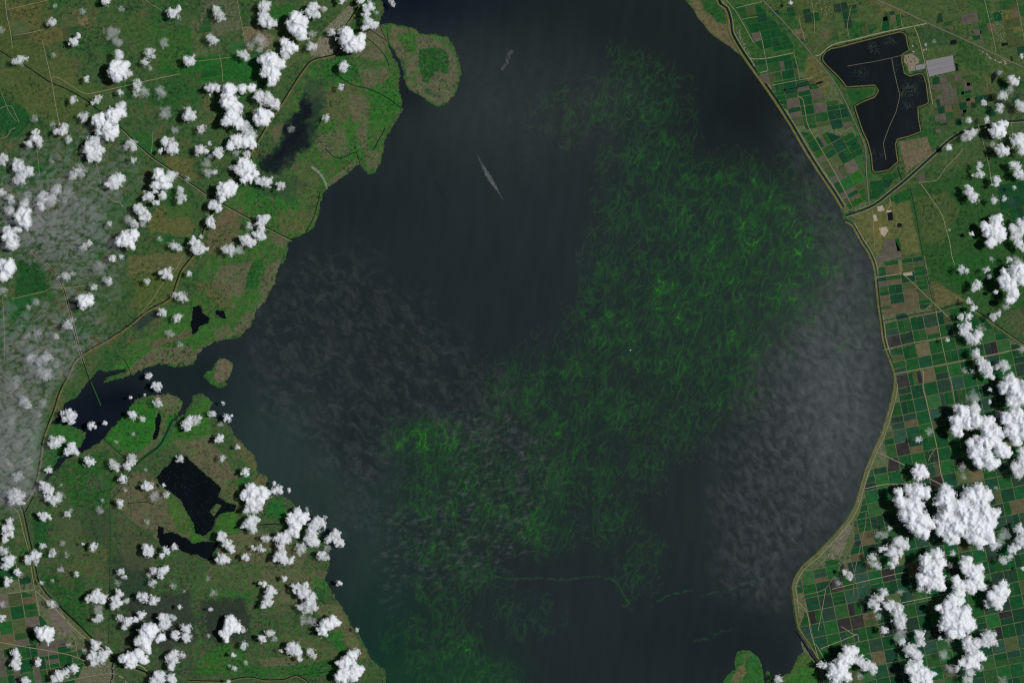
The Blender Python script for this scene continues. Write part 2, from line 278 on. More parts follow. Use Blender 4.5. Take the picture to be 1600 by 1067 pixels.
# colours of the ground cover, painted by patches: (points, colour, strength, raggedness)
G_BRIGHT, G_DEEP, BROWN, OLIVE, TAN = (40,94,26), (20,72,26), (90,86,64), (84,82,46), (112,104,84)
PATCH = [
 # north-west pasture
 ([(-30,-30),(60,-30),(90,40),(60,110),(-30,90)], (66,80,36), .8, 8), ([(8,10),(62,2),(66,42),(20,52)], (80,82,40), .9, 2), ([(20,55),(100,40),(110,62),(70,72)], (84,82,44), .8, 4),
 ([(112,18),(124,17),(126,38),(116,38)], (104,92,60), .9, 1), ([(126,26),(136,24),(139,38),(127,41)], (104,92,60), .9, 1), ([(-30,145),(30,142),(48,190),(30,215),(-30,200)], (16,74,30), .9, 5), ([(240,50),(330,40),(330,130),(250,110)], (26,84,22), .8, 10),
 ([(320,0),(368,0),(378,44),(330,60),(310,40)], (80,84,60), .8, 6), ([(379,44),(400,40),(430,60),(420,80),(384,70)], (106,94,72), .8, 4), ([(305,85),(395,90),(400,125),(305,128)], (20,84,24), .9, 5), ([(425,8),(460,8),(455,35),(425,32)], (24,86,22), .85, 3),
 ([(430,40),(470,40),(480,90),(440,110),(425,70)], (70,86,42), .7, 6), ([(300,95),(300,30),(330,50),(350,80)], (78,84,56), .6, 8), ([(165,5),(300,60),(280,110),(200,70)], (52,84,34), .6, 12),
 ([(0,110),(100,90),(160,150),(90,200),(0,150)], (74,84,38), .55, 10), ([(200,205),(240,210),(245,240),(215,235)], (28,84,30), .8, 5), ([(255,240),(300,250),(300,280),(262,262)], (84,84,44), .8, 5), ([(240,325),(300,320),(300,372),(230,360)], (82,84,40), .85, 7), ([(260,318),(300,322),(300,340),(262,342)], (34,84,28), .7, 6),
 ([(210,420),(280,420),(270,470),(215,490)], (68,84,34), .85, 6), ([(200,400),(290,395),(290,420),(200,430)], (88,86,50), .7, 6), ([(28,405),(70,410),(70,455),(20,470),(25,440)], (18,70,26), .85, 5), ([(12,468),(60,460),(40,520),(15,500)], (18,80,30), .8, 5),
 # marsh between the western levee and the lake
 ([(484,96),(525,84),(545,45),(597,40),(640,40),(720,60),(722,165),(640,200),(600,285),(505,300),(500,350),(455,385),(400,505),(310,580),(160,602),(200,540),(290,500),(330,380),(365,300),(425,280),(440,200)], (52,88,34), .95, 4),
 ([(484,100),(540,85),(570,120),(560,150),(500,150)], (24,84,26), .7, 5), ([(550,70),(600,60),(600,95),(555,90)], BROWN, .9, 5), ([(555,40),(595,40),(605,62),(600,90),(575,60)], BROWN, .9, 3), ([(560,110),(600,105),(612,118),(600,150),(570,142)], BROWN, .85, 3), ([(500,140),(560,130),(575,165),(540,200),(510,190)], (80,84,50), .85, 6), ([(545,150),(575,150),(575,200),(550,190)], BROWN, .8, 6),
 ([(575,140),(615,120),(625,165),(600,200),(580,190)], (32,96,22), .9, 5), ([(505,190),(560,190),(590,235),(560,255),(520,250)], G_BRIGHT, .8, 8), ([(490,215),(540,200),(545,240),(505,250)], BROWN, .7, 7), ([(555,200),(575,200),(572,235),(560,232)], BROWN, .85, 2), ([(570,235),(595,235),(590,262),(575,262)], BROWN, .85, 2), ([(505,290),(560,246),(562,255),(515,292)], BROWN, .8, 1), ([(450,255),(490,250),(500,290),(470,300)], (72,84,46), .8, 5),
 ([(390,275),(450,300),(490,300),(480,345),(420,340),(380,320)], (30,90,26), .8, 8), ([(460,285),(498,295),(496,345),(470,350)], (70,84,46), .75, 6), ([(430,330),(480,330),(480,362),(440,366)], (80,84,46), .7, 6), ([(345,330),(380,325),(370,380),(330,400),(320,380)], (86,80,54), .9, 5), ([(375,365),(420,380),(450,390),(400,390)], (42,90,30), .7, 5), ([(420,365),(450,372),(446,390),(430,385)], BROWN, .8, 3),
 ([(345,418),(395,408),(385,435),(378,470),(340,460),(330,435)], BROWN, .95, 4), ([(398,406),(412,408),(408,425),(405,445),(396,453),(382,450),(388,430)], (14,78,24), .95, 2), ([(415,420),(440,400),(430,450),(395,515),(350,530),(300,565),(300,550),(360,520),(405,460)], BROWN, .85, 2), ([(360,465),(412,460),(400,485),(380,490)], G_BRIGHT, .8, 5), ([(312,505),(350,500),(368,515),(330,530),(300,545),(300,520)], G_BRIGHT, .85, 3), ([(330,515),(360,508),(362,525),(340,528)], BROWN, .8, 2), ([(300,440),(345,440),(370,480),(340,480)], (84,82,46), .8, 5),
 ([(180,575),(230,545),(300,525),(300,545),(250,565),(205,580)], G_BRIGHT, .9, 3), ([(195,585),(215,562),(240,545),(300,540),(300,569),(247,568),(225,577)], BROWN, .95, 2), ([(230,535),(300,515),(300,525),(240,545)], (88,80,58), .8, 3), ([(200,505),(240,485),(255,490),(215,515)], (44,56,48), .8, 5), ([(260,480),(300,478),(300,515),(250,520)], (40,92,26), .7, 5),
 # peninsula
 ([(612,40),(660,50),(680,58),(712,90),(716,125),(705,155),(685,164),(640,142),(632,110),(610,66)], BROWN, .9, 2), ([(618,55),(650,50),(652,85),(640,86),(628,72)], (36,94,24), .85, 3), ([(655,78),(688,74),(700,82),(702,100),(700,116),(686,112),(674,122),(668,130),(660,128),(657,112),(654,95)], (16,72,24), .97, 2), ([(662,134),(676,145),(690,150),(680,153),(665,146)], (32,74,46), .8, 1), ([(640,110),(648,112),(652,135),(645,130)], (34,92,26), .7, 2), ([(648,46),(700,58),(690,62),(650,56)], (48,92,30), .7, 2), ([(626,90),(634,98),(636,125),(632,122)], (24,80,44), .8, 1),
 # dark wet marsh
  ([(490,70),(520,70),(525,84),(500,90)], (96,90,70), .6, 2),
 # south-west marsh
 ([(170,690),(205,628),(292,612),(335,620),(405,730),(470,800),(518,870),(520,930),(570,1000),(606,1070),(606,1240),(250,1240),(180,1040),(145,995),(60,915),(40,800),(85,735)], (54,76,42), .95, 4),
 ([(165,688),(205,632),(245,622),(285,625),(284,640),(240,690),(235,700),(215,705),(190,705)], (24,98,14), .95, 3), ([(240,617),(280,617),(284,640),(262,650),(245,640)], BROWN, .85, 3), ([(233,695),(250,652),(262,650),(250,690),(222,712),(190,735),(170,790),(178,752),(215,710)], (84,84,58), .85, 2), ([(258,672),(270,652),(278,652),(262,690),(235,712)], (26,84,48), .85, 1), ([(250,705),(290,640),(330,620),(330,700),(300,720),(280,690)], (40,94,22), .9, 5), ([(270,690),(330,680),(330,720),(300,722)], BROWN, .7, 5), ([(150,695),(185,700),(180,730),(130,710)], (62,80,44), .7, 6),
 ([(195,745),(215,735),(240,745),(262,770),(290,800),(300,830),(290,850),(240,840),(190,800),(176,780)], (88,83,60), .95, 3), ([(262,768),(285,790),(300,800),(302,840),(280,830),(262,800)], (52,92,26), .8, 4), ([(80,690),(125,680),(100,720),(70,745)], (30,84,30), .8, 5), ([(70,650),(120,668),(135,690),(100,708),(85,690)], (34,88,28), .8, 5), ([(95,730),(170,700),(180,760),(160,800),(110,790)], (26,76,26), .85, 8), ([(135,745),(165,745),(160,765),(140,765)], (60,72,56), .7, 5),
 ([(300,722),(350,700),(380,700),(400,730),(405,745),(370,760),(345,765)], (60,82,44), .8, 5), ([(300,690),(330,685),(345,710),(372,745),(346,762),(318,738),(298,722)], (92,85,62), .9, 3), ([(365,680),(396,712),(404,735),(395,735),(370,700)], (84,84,50), .85, 2), ([(375,735),(395,735),(392,760),(372,757)], (20,84,30), .85, 3), ([(395,742),(418,745),(415,765),(395,760)], (92,84,56), .85, 2), ([(418,785),(440,780),(448,800),(440,812),(418,808)], (14,88,30), .95, 2), ([(340,760),(370,760),(378,790),(350,782)], (78,82,48), .8, 4), ([(345,800),(370,800),(372,835),(335,830)], (44,96,22), .9, 3), ([(335,790),(345,786),(346,800),(332,806)], (88,84,54), .9, 1),
 ([(300,815),(320,840),(330,845),(300,848)], (46,94,24), .9, 2), ([(350,835),(420,830),(480,860),(470,890),(380,880),(340,865)], (88,85,60), .9, 5), ([(330,880),(440,890),(515,890),(500,930),(430,960),(400,920),(310,910)], (85,84,58), .8, 6), ([(300,900),(400,880),(420,920),(360,950),(300,930)], (56,82,40), .7, 8), ([(490,900),(512,905),(516,935),(490,925)], (34,92,26), .85, 4), ([(490,920),(510,920),(505,940),(492,938)], (18,76,32), .8, 2), ([(480,940),(530,945),(555,990),(580,1030),(560,1030),(520,980)], (88,86,56), .85, 3), ([(505,990),(535,985),(540,1020),(520,1010)], (20,92,22), .9, 3), ([(440,990),(520,1000),(520,1040),(440,1040)], (70,82,44), .7, 7),
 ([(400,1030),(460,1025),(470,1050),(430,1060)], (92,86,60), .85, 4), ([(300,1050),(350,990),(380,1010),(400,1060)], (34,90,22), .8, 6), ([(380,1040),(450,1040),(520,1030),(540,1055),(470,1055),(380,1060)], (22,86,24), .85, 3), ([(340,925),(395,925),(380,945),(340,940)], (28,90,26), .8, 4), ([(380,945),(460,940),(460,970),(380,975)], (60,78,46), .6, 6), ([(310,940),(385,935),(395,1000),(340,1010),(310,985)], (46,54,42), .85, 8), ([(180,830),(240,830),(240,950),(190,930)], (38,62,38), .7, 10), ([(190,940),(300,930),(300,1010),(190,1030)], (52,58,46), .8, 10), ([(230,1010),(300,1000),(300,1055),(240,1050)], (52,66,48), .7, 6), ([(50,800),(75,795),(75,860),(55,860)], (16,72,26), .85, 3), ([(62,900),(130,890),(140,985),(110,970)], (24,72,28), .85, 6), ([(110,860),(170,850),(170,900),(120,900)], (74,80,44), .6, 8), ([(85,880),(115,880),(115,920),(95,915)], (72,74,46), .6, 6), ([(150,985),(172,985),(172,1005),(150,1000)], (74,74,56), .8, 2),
 # farm country, south-west
 ([(-30,905),(55,905),(140,1000),(180,1040),(170,1240),(-30,1240)], (82,90,60), .9, 3), ([(75,955),(90,948),(114,982),(105,992),(92,990)], (100,92,80), .9, 1), ([(-30,975),(20,972),(24,992),(-30,994)], (92,88,60), .9, 1),
 # east
 ([(1070,-30),(1120,-30),(1140,20),(1143,60),(1155,85),(1140,75),(1110,50),(1090,28)], (88,84,54), .92, 2), ([(1085,-30),(1122,-30),(1132,15),(1135,38),(1120,35),(1100,15)], (18,76,24), .92, 3),
 ([(1160,100),(1300,120),(1345,230),(1355,330),(1320,330),(1240,195)], (78,90,56), .9, 2), ([(1142,0),(1190,0),(1270,88),(1290,130),(1250,110),(1170,90)], (40,80,32), .8, 6), ([(1195,0),(1300,0),(1300,70),(1280,90),(1230,40)], (62,80,36), .85, 8), ([(1215,20),(1240,15),(1250,50),(1232,45)], (26,78,30), .7, 4), ([(1262,88),(1275,90),(1300,128),(1290,150),(1255,125)], (84,84,44), .9, 3), ([(1240,45),(1255,48),(1260,68),(1245,60)], (100,92,60), .7, 4), ([(1283,30),(1300,30),(1298,60),(1272,85),(1270,70)], (66,82,46), .7, 4),
 ([(1300,0),(1600,0),(1640,130),(1500,130),(1440,80),(1300,70)], (62,82,40), .8, 10), ([(1350,0),(1380,0),(1420,25),(1380,30)], (84,84,44), .7, 6), ([(1325,35),(1352,35),(1352,55),(1328,62)], (22,76,26), .85, 4), ([(1432,42),(1500,45),(1500,70),(1440,75)], (40,70,38), .8, 6), ([(1565,15),(1595,15),(1595,50),(1570,55)], (88,88,44), .9, 4), ([(1560,0),(1600,0),(1600,15),(1560,15)], (40,80,34), .6, 4), ([(1498,60),(1525,72),(1550,110),(1520,112),(1495,90)], (40,76,30), .8, 6),
 ([(1453,120),(1520,110),(1520,150),(1500,165),(1458,165)], (64,84,40), .8, 4), ([(1405,222),(1440,216),(1448,214),(1456,240),(1416,270)], (98,88,66), .9, 1), ([(1415,225),(1440,218),(1446,230),(1412,240)], (84,82,54), .8, 1), ([(1330,335),(1380,320),(1420,312),(1440,395),(1370,400),(1340,365)], (84,88,46), .9, 3), ([(1362,345),(1378,340),(1380,372),(1366,374)], (96,88,44), .8, 2), ([(1390,310),(1420,292),(1424,312),(1400,320)], (14,74,26), .9, 2),
 ([(1420,295),(1470,280),(1560,240),(1640,260),(1640,480),(1520,480),(1460,470),(1440,400)], (36,74,30), .95, 6), ([(1430,310),(1480,300),(1500,330),(1470,380),(1440,380)], (70,82,40), .6, 10), ([(1455,440),(1470,445),(1510,470),(1462,480)], (88,84,50), .9, 3), ([(1470,400),(1560,400),(1560,450),(1480,445)], (24,76,26), .8, 8), ([(1570,490),(1640,470),(1640,540),(1590,520)], (66,76,46), .7, 6), ([(1460,210),(1520,190),(1600,190),(1600,240),(1480,260)], (58,80,42), .6, 8), ([(1520,0),(1545,0),(1550,60),(1530,60)], (30,78,30), .6, 5), ([(1555,140),(1640,130),(1640,200),(1560,195)], (62,76,48), .7, 8),
 ([(1365,410),(1445,400),(1460,480),(1600,540),(1640,560),(1640,1240),(1290,1240),(1250,1000),(1240,900),(1300,840),(1345,760),(1398,600)], (80,90,60), .97, 1),
 ([(1240,900),(1258,888),(1262,1000),(1252,990)], (84,84,52), .8, 1), ([(1248,955),(1262,955),(1268,985),(1255,990)], (88,86,54), .9, 1), ([(1296,838),(1325,812),(1335,815),(1338,850),(1318,875),(1300,880),(1280,866)], (74,80,58), .8, 3),
 # southern cape and islands
 ([(1205,1070),(1220,1056),(1241,1038),(1256,1018),(1280,1040),(1290,1240),(1205,1240)], (58,86,34), .95, 2), ([(1230,1060),(1260,1040),(1280,1060),(1240,1240)], (34,92,24), .8, 5), ([(1128,1066),(1150,1015),(1185,1020),(1195,1066),(1190,1240),(1125,1240)], (34,88,30), .9, 3), ([(1140,1066),(1155,1040),(1162,1035),(1168,1050),(1155,1067)], (92,86,54), .85, 3), ([(1158,1018),(1172,1020),(1170,1032),(1160,1030)], (66,84,46), .7, 3),
 ([(341,561),(352,559),(364,569),(362,582),(354,596),(335,598),(338,572)], BROWN, .95, 1), ([(317,587),(336,569),(333,590),(345,606),(330,600)], (34,90,26), .85, 2),
]
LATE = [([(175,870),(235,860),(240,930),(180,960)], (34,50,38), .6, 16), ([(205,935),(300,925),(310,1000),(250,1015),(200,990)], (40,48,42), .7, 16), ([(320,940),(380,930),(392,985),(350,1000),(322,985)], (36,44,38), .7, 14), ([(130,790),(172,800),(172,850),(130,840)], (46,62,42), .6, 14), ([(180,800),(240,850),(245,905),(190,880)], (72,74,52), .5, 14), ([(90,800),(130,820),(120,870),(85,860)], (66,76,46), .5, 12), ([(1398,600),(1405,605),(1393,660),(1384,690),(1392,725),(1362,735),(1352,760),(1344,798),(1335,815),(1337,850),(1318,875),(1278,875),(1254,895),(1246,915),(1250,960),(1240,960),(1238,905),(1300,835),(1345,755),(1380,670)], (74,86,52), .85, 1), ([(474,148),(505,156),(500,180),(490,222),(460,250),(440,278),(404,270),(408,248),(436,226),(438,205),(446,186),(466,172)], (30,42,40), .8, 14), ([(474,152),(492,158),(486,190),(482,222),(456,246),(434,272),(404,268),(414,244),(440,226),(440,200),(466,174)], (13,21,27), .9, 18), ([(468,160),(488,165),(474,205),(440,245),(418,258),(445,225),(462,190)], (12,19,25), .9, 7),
 ([(472,118),(508,128),(510,165),(478,158)], (44,58,46), .6, 14), ([(426,200),(444,192),(438,214),(428,228)], (80,80,54), .8, 3), ([(385,298),(450,275),(480,290),(450,312)], (42,62,44), .6, 14), ([(205,508),(240,488),(252,494),(216,516)], (40,52,48), .7, 8),
 ([(1322,140),(1365,138),(1369,143),(1344,157),(1331,164),(1326,150)], (18,74,26), .9, 1), ([(484,86),(500,57),(518,54),(528,82),(505,90)], (104,100,80), .85, 1), ([(503,50),(536,18),(548,6),(553,14),(545,36),(533,48)], (96,96,74), .8, 1), ([(1305,842),(1325,815),(1332,822),(1320,850),(1316,866),(1296,872)], (98,96,76), .8, 2), ([(125,1042),(150,1036),(178,1040),(178,1075),(122,1080)], (84,86,66), .8, 3)]
def build_ground():
    def axis(lo, hi, step, far):
        core = np.arange(lo, hi+0.1, step); out = [core]; d = step*1.5; a = core[0]; L = []
        while a > -far: a -= d; d *= 1.35; L.append(a)
        b = core[-1]; d = step*1.5; Rr = []
        while b < far+1600: b += d; d *= 1.35; Rr.append(b)
        return np.concatenate([np.array(L[::-1]), core, np.array(Rr)])
    gx = axis(-36, 1636, 1.6, 4500); gy = axis(-36, 1103, 1.6, 4500)
    nx, ny = len(gx), len(gy)
    X, Y = np.meshgrid(gx, gy); X = X.ravel(); Y = Y.ravel()
    dl, di = land_height(X, Y)
    d = np.minimum(dl, -di)
    z = np.clip(d*0.02, -0.06, 0.04) + np.where(d > 2, 0.004*fbm(X/9, Y/9, 2, 5), 0)
    q = grid_quads(nx, ny); keep = (d[q] > -4.5).any(axis=1); q = q[keep]
    V = np.stack([(X-800)*P, (533.5-Y)*P, z], 1)
    V, q, X, Y, d = compact(V, q, X, Y, d)
    # base cover: pasture mottled between green, deep green and olive
    n1 = fbm(X/26, Y/26, 5, 11, 0.6); n2 = fbm(X/9, Y/9, 4, 23, 0.65); n3 = fbm(X/60, Y/60, 3, 37); n4 = fbm(X/4.5, Y/4.5, 3, 51, 0.7)
    c = np.empty((len(X), 3)); c[:] = lin((54,80,40))
    def lay(mask, rgb):
        m = mask[:, None]; np.copyto(c, c*(1-m)+lin(rgb)*m)
    lay(0.8*sstep(0.14, 0.30, n1+0.4*n2), (76,78,44)); lay(sstep(0.05, 0.2, n3+0.6*n2-0.1), (36,80,32)); lay(0.8*sstep(0.20, 0.32, n2-0.5*n1), (28,60,30))
    wob = 1.0
    wxn = fbm(X/18, Y/18, 4, 91, 0.6); wyn = fbm(X/18+50, Y/18+3, 4, 93, 0.6)
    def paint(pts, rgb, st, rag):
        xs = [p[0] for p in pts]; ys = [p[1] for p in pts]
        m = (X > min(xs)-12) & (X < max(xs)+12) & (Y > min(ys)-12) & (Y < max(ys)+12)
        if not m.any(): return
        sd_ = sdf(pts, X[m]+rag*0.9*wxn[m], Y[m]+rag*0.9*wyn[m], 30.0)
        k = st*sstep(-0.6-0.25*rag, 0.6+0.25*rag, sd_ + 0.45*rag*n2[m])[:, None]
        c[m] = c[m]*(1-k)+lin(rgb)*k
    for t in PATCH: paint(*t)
    # reed and grass mottling everywhere
    wet = sstep(0, 1, ((X < 620) & (X > 150)).astype(float))
    marsh = (sdf([(484,96),(545,45),(597,20),(720,60),(722,165),(600,285),(505,300),(455,385),(400,505),(310,580),(160,602),(290,500),(330,380),(425,280),(440,200)], X, Y, 20) > 0) | (sdf([(170,690),(205,628),(292,612),(335,620),(405,730),(518,870),(570,1000),(606,1070),(300,1060),(180,1040),(60,900),(85,735)], X, Y, 20) > 0)
    mm = marsh.astype(float)
    n5 = fbm(X/5.5, Y/5.5, 3, 57, 0.65)
    lay(0.32*mm*sstep(0.20, 0.30, n5+0.3*n1), (36,94,20)); lay(0.40*mm*sstep(0.24, 0.34, -n5+0.3*n1), (24,50,30))
    lay(0.55*mm*sstep(0.15, 0.27, n2+0.35*n4), (34,88,22)); lay(0.6*mm*sstep(0.16, 0.30, -n2+0.4*n4), (86,83,58)); lay(0.75*mm*sstep(0.30, 0.42, n4+0.3*n1), (20,40,30))
    c *= np.clip(0.97+0.48*n4+0.28*n2, 0.35, 1.8)[:, None]
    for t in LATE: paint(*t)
    # damp dark fringe of reeds at natural shores
    nat = (X < 1000).astype(float)
    fr = nat*np.clip(1-np.abs(d-0.3)/1.4, 0, 1)*0.55
    lay(fr, (26,60,30))
    lum = c @ np.array([0.30, 0.59, 0.11]); c = (c*0.89+lum[:, None]*0.11*np.array([1.0, 0.9, 1.0]))*1.06+0.002     # whole cover mixed towards grey and lifted a little
    c = np.clip(c, 0.001, 1)*KALB
    o = np_mesh('ground', V, q, ground_mat(), color=c); o['kind'] = 'structure'
    print('ground', len(V), len(q))
    return o
GROUND = build_ground()

# ------------------------------------------------------------------ water
LAKE_TINT = [ # x, y, rx, ry, colour, strength
 (650,0,120,45,(11,19,32),.95),(820,-10,120,40,(20,27,34),.7),(930,20,150,60,(24,31,32),.8),(740,180,130,90,(38,46,46),.7),(560,320,120,50,(24,32,37),.6),(1150,170,110,110,(15,23,25),.95),(1060,60,90,70,(22,30,30),.8),(820,330,160,120,(34,42,44),.6),(800,480,140,90,(30,37,41),.7),  # the pale northern tint is light haze painted into the water colour
 (430,680,70,110,(40,56,54),.85),(400,600,60,60,(30,44,44),.7),(520,760,100,90,(38,54,50),.7),(480,560,110,100,(30,38,40),.6),(580,880,60,100,(34,52,48),.7),(600,1010,70,90,(16,46,36),.8),(640,1067,90,40,(20,56,36),.6),(750,1050,60,30,(20,62,34),.5),(900,960,150,80,(30,39,42),.7),(1060,990,120,90,(25,33,36),.8),(1180,1010,90,60,(20,28,31),.8),
 (560,700,40,60,(24,32,34),.6),(1300,620,90,200,(56,64,64),.8),(1240,850,90,90,(38,45,47),.8),(1330,430,40,80,(48,54,56),.7),(1150,800,90,100,(34,42,44),.7),  # the large grey eastern tint paints the cloud veil's grey into the water
 (180,625,60,50,(10,16,26),.98),(120,680,70,60,(10,16,28),.98),(250,590,70,25,(22,34,34),.9),(310,590,40,40,(20,32,34),.8),(640,130,40,40,(18,25,31),.8),
 (1265,1010,16,40,(34,42,48),.9)]
BLOOM = [(975,105,30,40,.35),(1000,170,70,70,.45),(900,180,70,50,.25),(1020,250,70,50,.55),(1110,290,80,45,.6),(1190,330,70,60,.85),(1250,400,60,60,1.0),(1230,470,60,50,.75),(1130,400,80,80,.8),(1040,340,70,60,.6),(980,330,50,60,.4),(1060,470,90,80,.75),(960,430,50,80,.5),(1150,520,70,70,.7),(960,520,70,60,.6),(1050,570,90,60,.6),(900,580,80,50,.5),(1130,600,60,50,.55),(830,610,70,50,.5),(960,640,80,50,.55),(1060,660,70,50,.45),(880,680,60,60,.5),(780,640,40,50,.35),
 (670,680,50,28,1.0),(640,700,40,30,.7),(700,720,60,50,.85),(740,760,80,60,.6),(680,780,60,50,.5),(860,760,40,60,.65),(840,820,60,40,.65),(780,800,60,40,.55),(940,740,60,60,.4),(1000,720,50,50,.35),(700,860,70,40,.45),(730,900,60,30,.4),(690,930,50,50,.4),(720,1015,40,40,.65),(740,1060,60,25,.6),(660,1000,50,60,.35),(800,960,80,40,.25),(960,810,50,60,.35),(1000,880,40,60,.3),(1350,470,30,50,.3),(1320,520,30,40,.25)]
def bloom_mask(X, Y):
    m = np.zeros_like(X, dtype=float)
    for x, y, rx, ry, a in BLOOM: m = np.maximum(m, a*np.exp(-(((X-x)/rx)**2+((Y-y)/ry)**2)*0.9))
    return m
def lake_color(X, Y):
    c = np.empty((len(X), 3)); c[:] = lin((28,37,38))
    wxn = 22*fbm(X/60, Y/60, 4, 301); wyn = 22*fbm(X/60+30, Y/60, 4, 303)
    for x, y, rx, ry, rgb, a in LAKE_TINT:
        g = (a*np.exp(-(((X+wxn-x)/rx)**2+((Y+wyn-y)/ry)**2)))[:, None]
        c = c*(1-g)+lin(rgb)*g
    b = np.clip(bloom_mask(X+0.7*wxn, Y+0.7*wyn)*(0.9+0.5*fbm(X/22, Y/40, 4, 311)), 0, 1)[:, None]
    c = c*(1-0.5*b)+lin((20,58,32))*0.5*b
    st = fbm((X+0.15*Y)/14, Y/90, 4, 317)
    return c*(1+0.12*st)[:, None]*KALB
def sheet(name, fn, step, x0, x1, y0, y1, z, mat, colfn=None):
    gx = np.arange(x0, x1+step, step); gy = np.arange(y0, y1+step, step)
    X, Y = np.meshgrid(gx, gy); nx, ny = len(gx), len(gy); X = X.ravel(); Y = Y.ravel()
    k = fn(X, Y); q = grid_quads(nx, ny); q = q[k[q].any(axis=1)]
    V = np.stack([(X-800)*P, (533.5-Y)*P, np.full(len(X), z)], 1)
    V, q, X, Y = compact(V, q, X, Y)
    o = np_mesh(name, V, q, mat, color=(colfn(X, Y) if colfn else None)); o['kind'] = 'structure'; return o
LAKE_OBJ = sheet('lake', lambda X, Y: sdf(LAKE, X, Y, 40) > -7, 4.0, -20, 1620, -150, 1230, 0.0, water_mat('lake_water'), lake_color)
POND_M = water_mat('pond_water', (8, 14, 18), 0.3)
RES_M = water_mat('reservoir_water', (10, 18, 22), 0.5)
o = sheet('reservoir', lambda X, Y: sdf(RES, X, Y, 40) > -3.5, 3.0, 1270, 1465, 40, 285, 0.0, RES_M)
tag(o, 'dark angular cooling reservoir west of the solar farm')
for poly, lab in PONDS:
    xs = [p[0] for p in poly]; ys = [p[1] for p in poly]; wild = 3.5 if xs[0] < 600 else 1.0
    o = sheet('pond', lambda X, Y: sdf(poly, X, Y, 40) > -wild-1.5, 2.0, min(xs)-6, max(xs)+6, min(ys)-6, max(ys)+6, 0.0, POND_M); tag(o, lab)
def build_algae():
    """floating scum: net-like filaments drawn out by the wind, thick ones brighter"""
    st = 1.25; gx = np.arange(585, 1375, st); gy = np.arange(60, 1090, st)
    X, Y = np.meshgrid(gx, gy); nx, ny = len(gx), len(gy); X = X.ravel(); Y = Y.ravel()
    b = bloom_mask(X+16*fbm(X/45, Y/45, 3, 401), Y+16*fbm(X/45+9, Y/45+4, 3, 403))
    ok = (b > 0.07) & (sdf(LAKE, X, Y, 40) > 3)
    idx = np.where(ok)[0]; x = X[idx]; y = Y[idx]; bb = b[idx]
    u = x+0.28*y; v = y-0.1*x
    wx1 = 7*fbm(x/22, y/30, 3, 411, 0.5); wy1 = 9*fbm(x/22+7, y/30, 3, 413, 0.5)
    r1 = 1-np.abs(gnoise((u+1.4*wx1)/15, (v+1.2*wy1)/29, 421))*2.2
    r2 = 1-np.abs(gnoise((u+1.2*wx1)/8.5, (v+wy1)/17, 423)+0.10*gnoise(x/4, y/4, 424))*2.2
    r3 = 1-np.abs(gnoise((u+wx1)/4.2, (v+wy1)/8, 425))*2.2
    g1 = np.clip(r1, 0, 1)**3; g2 = np.clip(r2, 0, 1)**3; r1 = np.clip(r1, 0, 1)**10; r2 = np.clip(r2, 0, 1)**9; r3 = np.clip(r3, 0, 1)**8
    patch = sstep(-0.40, 0.45, fbm(x/34, y/44, 4, 431, 0.6)); brk = sstep(-0.35, 0.30, fbm(x/20, y/26, 3, 433, 0.55))
    den = bb*(0.30+0.85*patch)*((0.45+0.6*brk)*r1+(0.25+0.5*brk)*r2+0.22*r3*(0.3+g2)+0.16*g1*patch+0.10*g2*patch+0.05)
    den = np.clip(den*(0.85+0.35*fbm(x/3, y/4.5, 2, 441)), 0, 1)
    D = np.zeros(len(X)); D[idx] = den
    # long single scum lines in the south
    for pts, a in (([(765,895),(790,905),(830,903),(880,905),(930,900),(955,905),(966,912),(975,930),(983,942),(980,948),(972,947)], .5), ([(1030,938),(1045,930),(1062,926),(1082,922)], .7), ([(1095,932),(1110,926),(1140,922),(1165,910),(1180,905)], .45), ([(1085,1000),(1110,998),(1125,986),(1150,982)], .35), ([(985,890),(990,905),(988,935)], .35), ([(760,860),(765,890),(770,905)], .6), ([(963,800),(972,815),(982,800)], .5)):
        m = (X > min(p[0] for p in pts)-8) & (X < max(p[0] for p in pts)+8) & (Y > min(p[1] for p in pts)-8) & (Y < max(p[1] for p in pts)+8)
        dd = polydist(pts, X[m]+4*fbm(X[m]/10, Y[m]/10, 3, 451), Y[m]+4*fbm(X[m]/10, Y[m]/10, 3, 453), False)
        D[m] = np.maximum(D[m], 0.62*a*np.exp(-(dd/1.2)**2)*np.clip(0.55+1.3*fbm(X[m]/9, Y[m]/9, 3, 455), 0, 1.2))
    q = grid_quads(nx, ny); q = q[(D[q] > 0.045).any(axis=1)]
    V = np.stack([(X-800)*P, (533.5-Y)*P, 0.006+0.006*D], 1)
    V, q, X, Y, D = compact(V, q, X, Y, D)
    k = np.clip(D*1.08, 0, 1)[:, None]; base = lake_color(X, Y)/KALB
    c = base*(1-k)+lin((30,98,22))*k
    y_ = sstep(0.5, 1.0, D)[:, None]*0.5; c = c*(1-y_)+lin((72,126,18))*y_
    m, nt, bs = nmat('algae_scum'); at = nt.nodes.new('ShaderNodeAttribute'); at.attribute_name = 'Col'
    f = maprange(nt, noise_tex(nt, 3.0, 4.0, 0.7, mapping=((1, 0.5, 1), 0.25)).outputs[0], 0.25, 0.75, 0.8, 1.2)
    nt.links.new(scale_color(nt, at.outputs['Color'], f), bs.inputs['Base Color']); bs.inputs['Roughness'].default_value = 0.6; bs.inputs['Specular IOR Level'].default_value = 0.05
    o = np_mesh('algae_bloom', V, q, m, color=c*KALB); print('algae', len(q))
    tag(o, 'net of bright green algae filaments drifting across the middle of the lake', 'algae', kind='stuff')
build_algae()
